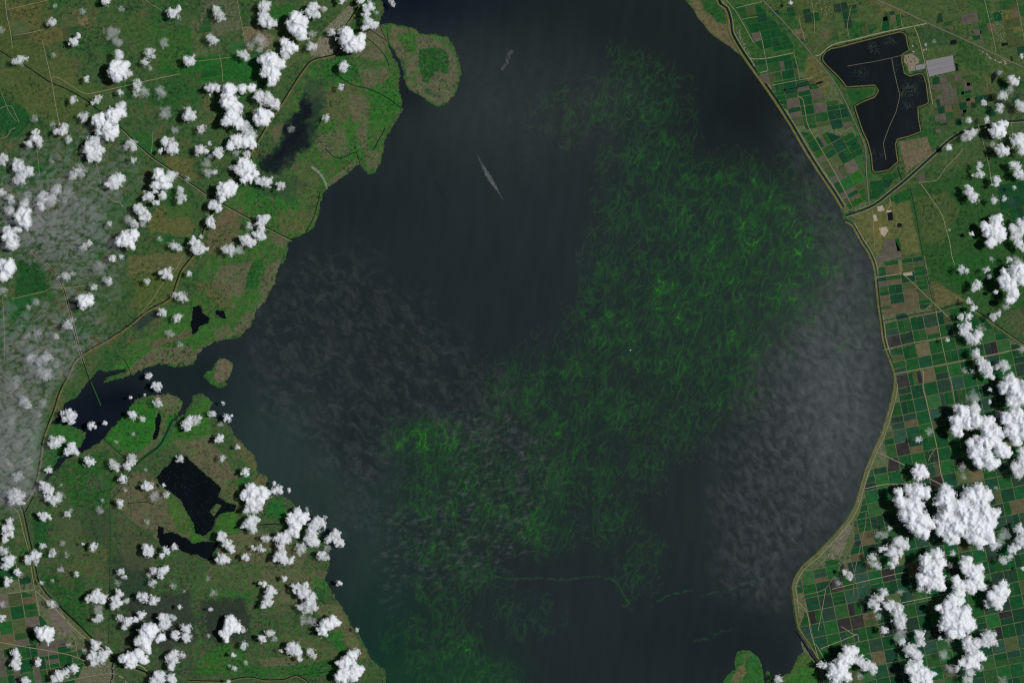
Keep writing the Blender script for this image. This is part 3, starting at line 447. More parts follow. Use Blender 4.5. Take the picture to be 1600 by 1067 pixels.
# ------------------------------------------------------------------ levees, canals, roads
def resample(pts, step=6.0, smooth=True):
    pts = [np.array(p, float) for p in pts]; out = []
    n = len(pts)
    for i in range(n-1):
        p0 = pts[max(i-1, 0)]; p1 = pts[i]; p2 = pts[i+1]; p3 = pts[min(i+2, n-1)]
        k = max(1, int(np.linalg.norm(p2-p1)/step))
        for j in range(k):
            t = j/k
            if smooth:
                out.append(0.5*((2*p1)+(-p0+p2)*t+(2*p0-5*p1+4*p2-p3)*t*t+(-p0+3*p1-3*p2+p3)*t**3))
            else: out.append(p1+(p2-p1)*t)
    out.append(pts[-1]); return np.array(out)
def offset(pts, d):
    a = np.array(pts, float); t = np.gradient(a, axis=0); t /= np.linalg.norm(t, axis=1)[:, None]+1e-9
    return a+np.stack([-t[:, 1], t[:, 0]], 1)*d
def ribbon(name, pts, width, z, mat, label=None, crown=0.0, kind='structure', parent=None, smooth=True, base=0.0):
    """a strip with side walls; crown lifts the middle (levee banks)"""
    c = resample(pts, 6.0, smooth)
    rows = []
    for s, h in ((-1, base), (-1, z), (-0.35, z+crown), (0.35, z+crown), (1, z), (1, base)):
        o_ = offset(c, s*width/2)
        rows.append(np.stack([(o_[:, 0]-800)*P, (533.5-o_[:, 1])*P, np.full(len(o_), h)], 1))
    n = len(c); V = np.concatenate(rows); q = []
    for r in range(5):
        a = np.arange(n-1)+r*n
        q.append(np.stack([a, a+1, a+1+n, a+n], 1))
    q = np.concatenate(q)[:, ::-1]
    # wind it so that the top looks up
    f = q[2*(n-1)]; v = V[f]; 
    if np.cross(v[1]-v[0], v[2]-v[1])[2] < 0: q = q[:, ::-1]
    o = np_mesh(name, V, q, mat, smooth=False, parent=parent)
    if kind: o['kind'] = kind
    if label: o['label'] = label
    return o
LEVEE_M = surf_mat('levee_grass', (96,92,56), 0.25, 2.5, rgb2=(78,84,44))
TRACK_M = surf_mat('shell_track', (124,118,92), 0.22, 3.0)
ROAD_M = surf_mat('asphalt_road', (98,94,82), 0.22, 3.0)
PALE_M = surf_mat('pale_track', (132,128,104), 0.25, 3.0)
CANAL_M = water_mat('canal_water', (11,20,24), 0.3)
WEEDY_M = water_mat('weedy_canal_water', (14,52,24), 0.3)
GREENB_M = surf_mat('bank_grass', (34,72,34), 0.25, 3.0)
E_LEVEE = [(1124,-60)]+[(1119,0),(1132,15),(1138,34),(1140,52),(1148,68),(1163,92),(1182,119),(1202,147),(1220,174),(1237,201),(1256,234),(1276,266),(1301,303),(1315,326)]
E_LEVEE2 = [(1320,347),(1330,352),(1345,378),(1357,397),(1364,414),(1367,432),(1369,450),(1372,480),(1376,506),(1379,531),(1385,551),(1392,569),(1397,585),(1397,601),(1393,626),(1386,651),(1376,681),(1366,702),(1353,733),(1346,756),(1339,781),(1333,796),(1323,813),(1301,839),(1274,867),(1257,881),(1244,898),(1238,916),(1240,934),(1243,957),(1247,980),(1254,990),(1264,1005),(1276,1025),(1284,1036),(1300,1060),(1330,1100)]
def off(pts, d): return [tuple(p) for p in offset(np.array(pts, float), d)]
ribbon('levee', E_LEVEE, 3.6, 0.06, LEVEE_M, 'tan levee bank along the northeast lake shore', 0.03)
ribbon('levee', E_LEVEE2, 3.2, 0.06, LEVEE_M, 'tan levee bank along the southeast lake shore', 0.03)
ribbon('canal', off(E_LEVEE, -4.2), 2.6, 0.05, CANAL_M, 'dark rim canal behind the northeast levee')
ribbon('canal', off(E_LEVEE2[:12], -3.4), 1.5, 0.05, CANAL_M, 'thin rim canal behind the middle east levee')
ribbon('road', off(E_LEVEE, -7.0), 1.1, 0.056, TRACK_M, 'lakeside road behind the northeast canal')
ribbon('road', off(E_LEVEE2[1:30], -5.4), 1.2, 0.056, TRACK_M, 'lakeside road behind the southeast levee')
ribbon('canal', [(1244,985),(1256,1003),(1270,1026),(1282,1042),(1300,1070)], 3.2, 0.012, CANAL_M, 'short channel at the southern cape')
W_LEVEE = [(547,-40),(551,0),(559,11),(540,41),(531,69),(526,83),(514,88),(499,91),(484,97),(472,112),(461,128),(441,160),(427,180),(405,216),(384,250),(362,283),(340,318),(319,356),(314,372),(304,392),(299,402),(283,422),(276,440),(264,466),(227,487),(202,508),(165,532),(140,546),(120,560),(112,572),(105,588),(96,605),(90,620),(84,640),(74,665),(66,690),(62,720),(56,750),(45,775),(34,790)]
ribbon('levee', off(W_LEVEE, -2.2), 3.0, 0.06, LEVEE_M, 'tan rim levee winding along the western marsh', 0.03)
ribbon('canal', W_LEVEE, 1.9, 0.05, CANAL_M, 'dark rim canal winding along the western marsh')
SW_LEVEE = [(34,790),(38,802),(44,830),(50,856),(56,885),(61,908),(75,929),(100,953),(125,977),(148,1000),(165,1014),(180,1028),(205,1040),(238,1054),(250,1066),(262,1090)]
ribbon('canal', SW_LEVEE, 2.0, 0.05, CANAL_M, 'dark rim canal of the southwest')
ribbon('levee', off(SW_LEVEE, 3.6), 2.2, 0.06, LEVEE_M, 'tan levee bank of the southwest', 0.03)
S_LEVEE = [(295,1064),(330,1065),(352,1065),(366,1062),(381,1059),(395,1059),(412,1063),(430,1063),(446,1062),(461,1056),(468,1058),(478,1064),(490,1075)]
ribbon('canal', off(S_LEVEE, -1.8), 1.4, 0.05, CANAL_M, 'dark canal north of the curved southern levee')
ribbon('levee', S_LEVEE, 2.0, 0.06, LEVEE_M, 'curved tan levee at the bottom edge', 0.03)
DIAG = [(-20,72),(0,80),(16,90),(40,103),(77,128),(105,140),(139,160),(165,182),(191,202),(232,241),(265,264),(300,288),(334,311),(365,328),(394,344),(425,360),(457,376)]
ribbon('canal', DIAG, 1.5, 0.05, CANAL_M, 'long dark canal running diagonally to the west shore')
ribbon('levee', off(DIAG[8:], 1.6), 1.1, 0.06, TRACK_M, 'pale spoil bank beside the diagonal canal', 0.01)
CAN2 = [(50,392),(58,400),(86,427),(96,443),(101,456),(106,475),(111,494),(122,539),(131,568),(141,597),(149,616),(157,635)]
ribbon('canal', CAN2, 1.4, 0.05, CANAL_M, 'dark canal running south into the bay')
ribbon('levee', off(CAN2[:9], 1.5), 0.9, 0.06, TRACK_M, 'pale bank west of the bay canal', 0.01)
ribbon('levee', off(CAN2[:9], -1.5), 0.9, 0.06, TRACK_M, 'pale bank east of the bay canal', 0.01)
ribbon('canal', [(39,800),(50,780),(58,762),(64,755)], 1.6, 0.05, CANAL_M, 'river cut joining the bay and the rim canal')
for pts, w, mat, lab in [
 ([(163,685),(178,700),(195,716),(207,730)], 1.2, WEEDY_M, 'green ditch crossing the delta marsh'), ([(207,730),(195,752),(182,772),(172,782),(172,800),(172,870),(171,940),(170,1004)], 1.0, WEEDY_M, 'straight ditch running south through the marsh'),
 ([(270,655),(262,672),(250,695),(228,712),(207,730)], 3.0, WEEDY_M, 'weedy green channel through the delta'), ([(517,108),(527,118),(545,130),(555,135),(572,138),(600,150),(615,160),(628,171)], 1.6, WEEDY_M, 'green creek crossing the northern marsh'),
 ([(594,40),(598,52),(605,66),(600,62),(586,52),(576,46)], 0.9, CANAL_M, 'thin boat trail above the peninsula channel'), ([(574,60),(590,74),(604,92),(608,106)], 0.9, CANAL_M, 'thin boat trail west of the peninsula channel'), ([(605,38),(605,52),(607,66)], 0.8, CANAL_M, 'short boat trail at the peninsula neck'),
 ([(193,560),(200,572),(206,588)], 0.9, CANAL_M, 'short cut through the reed bar'), ([(200,786),(230,784),(240,788)], 1.0, CANAL_M, 'short ditch across the brown reed bank'), ([(404,820),(430,818),(440,820)], 1.5, CANAL_M, 'dark slough among the shore reeds'),
 ([(478,363),(490,340),(496,320),(500,300)], 1.2, CANAL_M, 'dark lead behind the western reed edge'), ([(584,234),(590,222),(597,210),(602,200)], 1.3, CANAL_M, 'dark lead behind the northern reed edge'), ([(508,232),(525,247),(545,243),(556,238),(562,255)], 1.1, CANAL_M, 'dark creek draining to the northern shore'),
 ([(461,1056),(480,1053),(500,1050),(525,1048)], 0.9, WEEDY_M, 'ditch leading east from the southern levee'), ([(180,1028),(175,1042),(176,1055),(170,1075)], 2.2, CANAL_M, 'dark canal through the gate town')]:
    ribbon('canal', pts, w, 0.052, mat, lab)
LOCK = [(1321,337),(1328,335),(1343,330),(1358,324),(1366,320),(1375,314),(1392,300),(1412,284),(1440,259),(1465,236),(1480,222),(1499,209),(1520,201),(1550,195),(1579,190),(1640,186)]
ribbon('canal', LOCK, 3.2, 0.05, water_mat('lock_canal_water', (20,40,34), 0.2), 'broad canal leading northeast from the lake lock')
ribbon('levee', off(LOCK, 2.6), 1.0, 0.06, TRACK_M, 'pale bank south of the lock canal', 0.01)
ribbon('levee', off(LOCK[2:12], -2.6), 1.0, 0.06, TRACK_M, 'pale bank north of the lock canal', 0.01)
ribbon('canal', [(1422,293),(1430,330),(1436,365),(1442,399),(1446,420),(1453,452),(1460,485)], 1.0, 0.052, CANAL_M, 'straight dark ditch through the eastern pasture')
ribbon('canal', [(1377,502),(1410,495),(1435,490),(1459,486),(1480,480),(1504,473)], 1.2, 0.07, CANAL_M, 'dark ditch bounding the eastern farm squares')
ribbon('canal', [(1520,482),(1540,496),(1565,514),(1600,538),(1640,565)], 1.6, 0.052, CANAL_M, 'dark diagonal canal in the southeast')
ribbon('levee', off([(1520,482),(1540,496),(1565,514),(1600,538),(1640,565)], 1.6), 1.0, 0.06, TRACK_M, 'pale bank of the southeast diagonal canal', 0.01)
ribbon('canal', [(1418,498),(1421,512),(1425,526)], 1.0, 0.07, CANAL_M, 'short dark ditch between farm squares')
ribbon('canal', [(1402,262),(1406,272),(1409,282)], 1.4, 0.052, CANAL_M, 'spillway ditch below the reservoir')
ROADS = [
 ([(7,-20),(10,20),(17,54),(19,75)], TRACK_M, 1.0, 'farm road down the northwest corner'), ([(11,16),(40,9),(66,3),(90,-4)], TRACK_M, .8, 'farm road across the northwest corner'), ([(20,56),(45,52),(67,47)], TRACK_M, .8, 'short farm road in the northwest'), ([(66,64),(72,90),(81,129),(86,160),(94,200)], TRACK_M, 1.0, 'straight road crossing the northwest canal'),
 ([(80,124),(84,120),(92,122),(112,135),(128,145),(134,147),(150,145),(190,136),(220,129),(281,116)], TRACK_M, 1.0, 'hairpin road leading east to the pasture'), ([(219,-6),(236,7),(253,17)], TRACK_M, .8, 'diagonal road at the top'), ([(369,-10),(374,20),(379,45),(382,66)], TRACK_M, .8, 'track dividing the northern pasture'), ([(310,96),(345,92),(362,90)], TRACK_M, .7, 'short track in the green pasture'), ([(348,128),(346,100),(342,85)], TRACK_M, .7, 'vertical track in the green pasture'),
 ([(0,170),(12,165),(18,166),(30,192)], TRACK_M, .7, 'winding track in the dark green corner field'), ([(2,145),(8,160),(16,178),(26,190)], TRACK_M, .7, 'winding ditch track west of the straight road'), ([(0,217),(12,213),(17,203),(24,200)], TRACK_M, .8, 'bent road at the western edge'), ([(239,205),(238,225),(236,240)], TRACK_M, .7, 'short road by the canal bend'), ([(168,306),(178,315),(188,317),(192,324)], PALE_M, .9, 'forked pale track inside the veil'), ([(150,254),(155,275),(158,296)], TRACK_M, .7, 'straight track inside the veil'), ([(58,235),(60,255),(62,275)], TRACK_M, .6, 'faint track at the veil edge'),
 ([(19,467),(45,461),(71,455),(80,450),(105,450),(133,446)], TRACK_M, .9, 'road across the green gap in the veil'), ([(4,464),(6,500),(7,539),(6,570)], TRACK_M, .7, 'straight road down the western edge'), ([(8,540),(28,535),(51,531)], TRACK_M, .8, 'short road by the veiled village'), ([(286,400),(272,425),(258,438),(240,465),(226,482),(215,495)], TRACK_M, .8, 'farm track leading to the levee bend'), ([(247,470),(232,482),(222,490)], TRACK_M, .6, 'spur track at the levee bend'),
 ([(-10,772),(10,786),(28,800),(36,830),(45,862),(50,895),(54,920),(58,940),(62,962)], TRACK_M, 1.0, 'levee road down the southwest side'), ([(12,927),(35,924),(54,921)], TRACK_M, 1.0, 'farm road joining the southwest levee'), ([(54,921),(75,940),(100,965),(125,990),(139,1001)], PALE_M, 1.0, 'pale road along the southwest levee'), ([(-5,1002),(28,1008),(45,1011),(76,1016),(110,1023),(134,1033),(150,1042)], TRACK_M, 1.2, 'highway into the gate town'), ([(25,880),(30,910),(36,945),(40,965)], TRACK_M, .7, 'farm track in the southwest squares'), ([(93,952),(115,985),(135,1003)], TRACK_M, .7, 'track along the brown southwest field'), ([(75,1016),(78,1040),(81,1055)], TRACK_M, .7, 'farm track south of the highway'), ([(115,990),(119,1010),(122,1030)], TRACK_M, .7, 'farm track west of the gate town'),
 ([(181,1053),(190,1056),(196,1065),(197,1080)], TRACK_M, .9, 'curving road east of the gate town'), ([(80,1067),(110,1062),(140,1056),(178,1052),(200,1067)], TRACK_M, .9, 'main street of the gate town'), ([(215,1037),(225,1043),(236,1055)], PALE_M, 1.2, 'pale road above the southern levee'),
 ([(1188,-6),(1191,0),(1225,36),(1250,64),(1270,88),(1300,124),(1319,156),(1339,200),(1351,228),(1353,250),(1354,275),(1358,322)], ROAD_M, 1.7, 'highway running south beside the reservoir'), ([(1366,-4),(1369,0),(1410,18),(1450,37),(1490,55),(1525,71),(1560,88),(1600,106),(1640,122)], ROAD_M, 1.9, 'highway across the northeast corner'), ([(1274,88),(1282,86),(1300,71),(1340,61),(1380,51),(1420,43),(1450,37)], PALE_M, 1.6, 'dike road north of the reservoir'),
 ([(1427,41),(1434,56),(1439,75),(1444,95),(1448,112),(1453,140),(1457,163)], TRACK_M, 1.4, 'dike road east of the reservoir'), ([(1134,0),(1149,18),(1160,36),(1172,58),(1178,68)], TRACK_M, 1.0, 'road behind the northern levee'), ([(1150,13),(1170,8),(1190,3)], TRACK_M, .9, 'short road at the top right shore'), ([(1160,31),(1172,28),(1184,27)], TRACK_M, .8, 'lane between northern fields'), ([(1187,50),(1192,70),(1196,92),(1200,111)], TRACK_M, .9, 'road through the northern lake fields'), ([(1172,92),(1195,92),(1240,83)], PALE_M, 1.0, 'pale lane across the northern lake fields'), ([(1188,114),(1200,111)], PALE_M, 1.2, 'pale farmyard lane by the shore'), ([(1205,134),(1235,128),(1270,122)], TRACK_M, .9, 'lane above the branching creek'),
 ([(1245,150),(1254,155),(1258,175),(1264,200),(1290,245),(1315,290),(1330,320)], TRACK_M, 1.0, 'farm road through the lake fields'), ([(1240,83),(1246,105),(1249,124)], TRACK_M, .8, 'lane east of the northern lake fields'), ([(1248,28),(1252,45),(1258,65)], TRACK_M, .8, 'lane by the pale scrub'), ([(1268,0),(1272,30),(1272,55)], TRACK_M, .7, 'lane in the northeast scrub'), ([(1330,10),(1324,40),(1327,60)], TRACK_M, .7, 'lane north of the reservoir dike'), ([(1538,0),(1545,30),(1552,60),(1556,82)], TRACK_M, .9, 'street beside the northeast houses'), ([(1588,0),(1594,30),(1600,60)], TRACK_M, .8, 'lane at the right edge'), ([(1407,22),(1408,32),(1410,44)], TRACK_M, .7, 'lane to the highway'),
 ([(1435,286),(1450,284),(1463,282),(1470,274),(1476,264),(1492,248),(1506,232)], TRACK_M, .9, 'winding ranch road near the lock canal'), ([(1439,288),(1452,306),(1471,335),(1478,358),(1484,380),(1487,400),(1492,415)], PALE_M, .9, 'ranch road south through the eastern pasture'), ([(1363,328),(1365,360),(1366,385)], TRACK_M, .9, 'haul road in the sand pits'), ([(1389,310),(1392,318),(1388,325),(1384,332)], PALE_M, 1.0, 'pale haul road to the sand pits'), ([(1528,195),(1538,230),(1546,265),(1550,290)], TRACK_M, .9, 'road in the eastern scrub'), ([(1580,190),(1583,220),(1588,240)], TRACK_M, .7, 'lane at the eastern edge'),
 ([(1405,425),(1416,433),(1430,446),(1457,472),(1480,494),(1488,503)], TRACK_M, 1.1, 'diagonal road across the pasture corner'), ([(1369,434),(1400,429),(1425,427)], PALE_M, 1.2, 'pale road from the levee to the yard'), ([(1462,484),(1470,527),(1478,565),(1487,600),(1495,650),(1501,700)], TRACK_M, 1.0, 'long farm road through the eastern squares'), ([(1381,547),(1420,537),(1470,528),(1500,521)], TRACK_M, 1.2, 'long farm road from the shore eastward'), ([(1398,584),(1440,576),(1480,568),(1521,560),(1560,552),(1600,543),(1640,535)], TRACK_M, 1.4, 'main farm highway crossing the squares'), ([(1440,578),(1443,582),(1442,605),(1447,625),(1455,660),(1464,700),(1470,740),(1476,757)], TRACK_M, 1.4, 'farm highway running south from the bend'),
 ([(1375,708),(1400,720),(1423,731),(1450,746),(1480,762)], PALE_M, 1.1, 'diagonal road from the shore village'), ([(1352,763),(1386,756),(1412,756),(1440,755)], PALE_M, 1.1, 'road to the inland hamlet'), ([(1450,720),(1456,708),(1462,700)], TRACK_M, .9, 'short diagonal road near the hamlet'), ([(1353,800),(1352,820),(1345,850),(1338,880),(1334,905),(1334,930)], ROAD_M, 1.2, 'road south from the lakeside town'), ([(1250,930),(1285,922),(1300,905),(1312,885),(1322,870)], ROAD_M, 1.2, 'railway curve south of the lakeside town'), ([(1241,934),(1260,955),(1266,985),(1272,1005),(1280,1030),(1290,1035)], TRACK_M, 1.1, 'road beside the narrow shore runway'), ([(1290,920),(1284,955),(1278,985)], TRACK_M, .9, 'diagonal track in the shore fields'), ([(1282,1013),(1310,1002),(1340,990)], PALE_M, 1.0, 'pale diagonal track near the cape'), ([(1314,978),(1325,985),(1332,990),(1340,990),(1342,1003)], PALE_M, .9, 'kinked pale track below the black fields'), ([(1274,1005),(1290,1032)], PALE_M, .9, 'pale track at the cape fields'), ([(1300,920),(1340,910),(1415,893)], TRACK_M, 1.1, 'long road east of the lakeside town'), ([(1410,941),(1440,935),(1480,927)], PALE_M, 1.1, 'pale road through the southeastern squares')]
for pts, mat, w, lab in ROADS: ribbon('road', pts, w, 0.078, mat, lab)
DIKE = surf_mat('dike_rock', (86,84,74), 0.25, 4.0)
ribbon('dike', [(1324,104),(1345,100),(1365,97),(1393,91),(1413,86)], 1.0, 0.05, DIKE, None, kind=None, smooth=False)
tag(bpy.data.objects['dike'], 'thin rock dike crossing the northern arm of the reservoir', 'dike')
dk = ribbon('dike', [(1393,91),(1396,108),(1401,130),(1406,150),(1400,175),(1389,199),(1380,224),(1384,250)], 1.2, 0.05, DIKE, None, kind=None, smooth=False)
tag(dk, 'long kinked rock dike running down the middle of the reservoir', 'dike')
rl = RES+[RES[0]]
o = ribbon('dike', off(rl, 2.4), 2.2, 0.06, LEVEE_M, None, 0.03, kind=None, smooth=False); tag(o, 'tan grass dike ringing the whole reservoir', 'dike')
jt = ribbon('jetty', [(141,596),(149,614),(157,634)], 3.0, 0.03, GREENB_M, None, 0.01, kind=None); tag(jt, 'narrow green spit reaching into the dark bay', 'spit')

# ------------------------------------------------------------------ farm fields: each parcel a piece of its own
def field_mat(name, rgb, ang, amp=0.16):
    m, nt, b = nmat(name)
    n1 = noise_tex(nt, 3.2, 3.0, 0.6, mapping=((0.15, 2.2, 1), ang)); n2 = noise_tex(nt, 0.9, 4.0, 0.65); n3 = noise_tex(nt, 7.0, 2.0, 0.6)
    f = mathn(nt, 'MULTIPLY', mathn(nt, 'MULTIPLY', maprange(nt, n1.outputs[0], 0.3, 0.7, 1-amp, 1+amp), maprange(nt, n2.outputs[0], 0.3, 0.7, 0.8, 1.2)), maprange(nt, n3.outputs[0], 0.3, 0.7, 0.9, 1.1))
    oi = nt.nodes.new('ShaderNodeObjectInfo')
    f = mathn(nt, 'MULTIPLY', f, maprange(nt, oi.outputs['Random'], 0, 1, 0.82, 1.18))
    rn = nt.nodes.new('ShaderNodeRGB'); rn.outputs[0].default_value = (*alb(*rgb), 1)
    nt.links.new(scale_color(nt, rn.outputs[0], f), b.inputs['Base Color']); b.inputs['Specular IOR Level'].default_value = 0.0
    return m
FC = {'g1': (26,72,40), 'g2': (32,78,38), 'g3': (44,80,44), 'g4': (28,64,44), 'g5': (40,68,54), 'g6': (36,84,32), 'ol': (68,80,50), 'tn': (92,86,64), 'gr': (88,84,75), 'dk': (47,46,45), 'dg': (38,58,46)}
FM = {}
for k_, c_ in FC.items():
    for a_ in (0, 1): FM[(k_, a_)] = field_mat('field_'+k_+('a' if a_ else 'b'), c_, math.radians(12) + (math.pi/2 if a_ else 0))
FIELDS = []     # (4 corners in px, material key, area)
OVERRIDE = [(1332,944,'dk'),(1321,969,'dk'),(1336,965,'dk'),(1382,896,'dk'),(1579,959,'dk'),(1392,529,'dk'),(1435,588,'dk'),(1418,591,'dk'),(1551,539,'dk'),(1442,544,'tn'),(1456,512,'tn'),(1384,441,'gr'),(1390,404,'gr'),(1405,705,'dk'),(1410,712,'dk'),(1394,731,'dk'),(1465,760,'dk'),(1480,500,'ol'),(1430,540,'tn'),(1236,161,'gr'),(1276,169,'gr'),(1246,176,'gr'),(1180,56,'gr'),(1174,81,'gr'),(1214,82,'gr'),(1337,296,'gr'),(1306,271,'gr'),(1330,310,'gr'),(1480,156,'gr'),(1470,160,'gr'),(1490,150,'gr'),(1475,185,'gr'),(1465,180,'gr'),(1508,133,'gr'),(1310,912,'dk'),(1258,935,'dk'),(1270,960,'dk'),(1266,890,'gr'),(1288,880,'gr'),(1255,892,'gr'),(1349,870,'tn'),(1352,830,'tn'),(1350,845,'tn'),(1356,890,'tn'),(1365,400,'gr'),(1560,985,'dk'),(1470,990,'dk'),(1448,985,'dg'),(1490,1055,'gr'),(1376,1015,'dg'),(1575,720,'tn'),(1582,785,'tn'),(1590,790,'tn'),(1590,860,'g5'),(60,965,'gr'),(8,1000,'tn'),(66,1000,'gr'),(60,1020,'gr'),(5,1035,'gr'),(38,1050,'gr'),(45,940,'tn'),(10,945,'gr'),(1385,320,'tn'),(1395,335,'ol')]
def lattice(region, ang, su, sv, anchor, pal, gap, seed, split=0.6, keep=1.0):
    rnd = random.Random(seed); ca, sa = math.cos(math.radians(ang)), math.sin(math.radians(ang))
    u = (ca*su, -sa*su); v = (sa*sv, ca*sv)
    def pt(a, b): return (anchor[0]+a*u[0]+b*v[0], anchor[1]+a*u[1]+b*v[1])
    def ok(a0, a1, b0, b1):
        c = np.array([pt(a0, b0), pt(a1, b0), pt(a1, b1), pt(a0, b1)]); return inside(region, c[:, 0], c[:, 1])
    xs = [p[0] for p in region]; ys = [p[1] for p in region]
    def emit(a0, a1, b0, b1, edges):
        ga, gb = gap/su, gap/sv; thin = 0.34
        A0 = a0+ga*(.5 if edges[0] else .5*thin); A1 = a1-ga*(.5 if edges[1] else .5*thin); B0 = b0+gb*(.5 if edges[2] else .5*thin); B1 = b1-gb*(.5 if edges[3] else .5*thin)
        if A1-A0 < 0.05 or B1-B0 < 0.05: return
        j = lambda: rnd.uniform(-0.01, 0.01)
        quad = [pt(A0+j(), B0+j()), pt(A1+j(), B0+j()), pt(A1+j(), B1+j()), pt(A0+j(), B1+j())]
        cx = sum(p[0] for p in quad)/4; cy = sum(p[1] for p in quad)/4
        m = rnd.choice(pal)
        for ox, oy, om in OVERRIDE:
            if inside(quad, np.array([ox], float), np.array([oy], float))[0]: m = om
        along = 1 if (a1-a0) < (b1-b0) else 0
        FIELDS.append((quad, (m, along), (A1-A0)*(B1-B0)*su*sv))
    def cell(a0, a1, b0, b1, depth):
        k = ok(a0, a1, b0, b1)
        if not k.any() or rnd.random() > keep: return
        if not k.all():
            # a cell cut by the region's edge: strips whose ends follow that edge
            n = rnd.choice((1, 2, 2)); T_ = np.linspace(a0, a1, 61)
            for i in range(n):
                r0 = b0+(b1-b0)*i/n; r1 = b0+(b1-b0)*(i+1)/n; ends = []
                for bb_ in (r0+0.3*gap/sv, r1-0.3*gap/sv):
                    c_ = np.array([pt(t, bb_) for t in T_]); w = np.where(inside(region, c_[:, 0], c_[:, 1]))[0]
                    ends.append((T_[w[0]], T_[w[-1]]) if len(w) > 6 else None)
                if not all(ends): continue
                h_ = 0.5*gap/su
                quad = [pt(ends[0][0]+h_, r0+.4*gap/sv), pt(ends[0][1]-h_, r0+.4*gap/sv), pt(ends[1][1]-h_, r1-.4*gap/sv), pt(ends[1][0]+h_, r1-.4*gap/sv)]
                m = rnd.choice(pal)
                for ox, oy, om in OVERRIDE:
                    if inside(quad, np.array([ox], float), np.array([oy], float))[0]: m = om
                FIELDS.append((quad, (m, 0), (ends[0][1]-ends[0][0])*(r1-r0)*su*sv))
            return
        r = rnd.random()
        if depth == 0 and r < split:
            n = rnd.choice((2, 2, 2, 3))
            if rnd.random() < 0.5:
                for i in range(n): emit(a0+(a1-a0)*i/n, a0+(a1-a0)*(i+1)/n, b0, b1, (i == 0, i == n-1, 1, 1))
            else:
                for i in range(n): emit(a0, a1, b0+(b1-b0)*i/n, b0+(b1-b0)*(i+1)/n, (1, 1, i == 0, i == n-1))
        else: emit(a0, a1, b0, b1, (1, 1, 1, 1))
    N = int(max(max(xs)-min(xs), max(ys)-min(ys))/min(su, sv))+6
    ca0 = (sum(xs)/len(xs)-anchor[0], sum(ys)/len(ys)-anchor[1])
    a_c = int((ca0[0]*ca-ca0[1]*sa)/su); b_c = int((ca0[0]*sa+ca0[1]*ca)/sv)
    for a in range(a_c-N, a_c+N):
        for b in range(b_c-N, b_c+N): cell(a, a+1, b, b+1, 0)
GREENS = ['g1']*7+['g2']*6+['g3']*3+['g4']*6+['g5']*4+['dg']*3+['ol']*2+['tn']
lattice([(1380,490),(1462,486),(1505,476),(1525,490),(1600,545),(1640,572),(1640,1120),(1290,1120),(1286,1042),(1262,1003),(1250,985),(1248,960),(1262,955),(1256,935),(1246,930),(1245,915),(1254,893),(1278,872),(1318,872),(1336,850),(1333,815),(1344,798),(1352,757),(1362,730),(1390,725),(1380,690),(1393,650),(1403,605),(1398,582),(1388,555)], 11.8, 20.8, 20.8, (1470.6,529.4), GREENS, 1.35, 5, .42)
lattice([(1374,410),(1442,400),(1457,480),(1378,498),(1371,432)], 8.5, 22, 15, (1407,428), ['g1','g1','g2','g4','ol','tn','g3'], 1.2, 6, .3)
lattice([(1163,92),(1180,90),(1205,88),(1245,82),(1250,122),(1268,121),(1290,150),(1320,160),(1332,190),(1336,203),(1247,203),(1225,170)], 10.5, 20, 15, (1248,152), ['g1','g1','g2','gr','g3','g4','ol'], 1.0, 7, .4)
lattice([(1250,206),(1337,206),(1349,236),(1351,285),(1354,318),(1330,330),(1326,327),(1300,285)], 29, 19, 19, (1264,200), ['g1','g2','g1','g6','g3','g4','gr','ol'], 1.0, 8, .4)
lattice([(1145,5),(1186,8),(1230,55),(1245,80),(1200,86),(1180,70),(1165,35)], 11, 16, 14, (1187,50), ['g1','g4','g2','ol','g1'], .9, 9, .1)
lattice([(1455,121),(1495,114),(1520,112),(1518,152),(1500,205),(1462,213),(1459,168)], 10, 11.5, 11.5, (1456,122), ['ol','gr','g3','gr','g4','tn','ol'], 1.0, 10, .2)
lattice([(1357,285),(1362,276),(1398,265),(1402,275),(1385,300),(1360,316)], 9, 20, 14, (1359,284), ['g1','g2','g4'], .9, 11, .2)
lattice([(1556,285),(1640,268),(1640,350),(1568,345)], 11, 10, 20, (1560,290), ['g5','g4','g1'], .8, 12, .1)
lattice([(-40,922),(10,926),(52,922),(60,955),(90,995),(132,1008),(134,1032),(118,1070),(110,1110),(-40,1110)], 9, 21, 21, (12,927), ['g1','g1','g2','g2','g4','ol','gr','g3'], 1.4, 13, .45)
lattice([(-40,885),(8,885),(46,880),(50,915),(-40,920)], 9, 21, 21, (12,927), ['g1','g4','g2'], 1.3, 14, .3)
NEP = ['g3','g4','ol','ol','g1','tn','g3','dg']
lattice([(1300,4),(1362,2),(1440,36),(1380,48),(1300,66)], 11, 12, 14, (1330,30), NEP, 1.0, 21, .2, .38)
lattice([(1470,0),(1640,0),(1640,112),(1530,68),(1462,38)], 11, 13, 15, (1500,30), NEP, 1.0, 22, .2, .42)
lattice([(1500,118),(1640,130),(1640,182),(1520,196),(1505,205)], 11, 14, 12, (1520,140), NEP, 1.0, 23, .2, .40)
lattice([(1195,12),(1296,10),(1296,60),(1272,82),(1230,40)], 11, 12, 15, (1220,30), NEP, 0.9, 24, .2, .35)
lattice([(330,5),(420,5),(420,125),(305,128),(305,60)], 6, 24, 20, (379,45), ['g3','ol','g2','ol','g3'], 0.8, 25, .1, .33)
lattice([(0,5),(150,5),(150,70),(20,70)], 7, 26, 20, (20,54), ['g3','ol','g3','ol'], 0.8, 26, .1, .35)
FIELDS.append(([(1368,401),(1408,396),(1409,402),(1369,411)], ('gr', 0), 300)); FIELDS.append(([(1380,376),(1398,373),(1408,395),(1376,399)], ('gr', 0), 300)); FIELDS.append(([(1398,373),(1404,372),(1409,392),(1402,393)], ('g2', 1), 100))
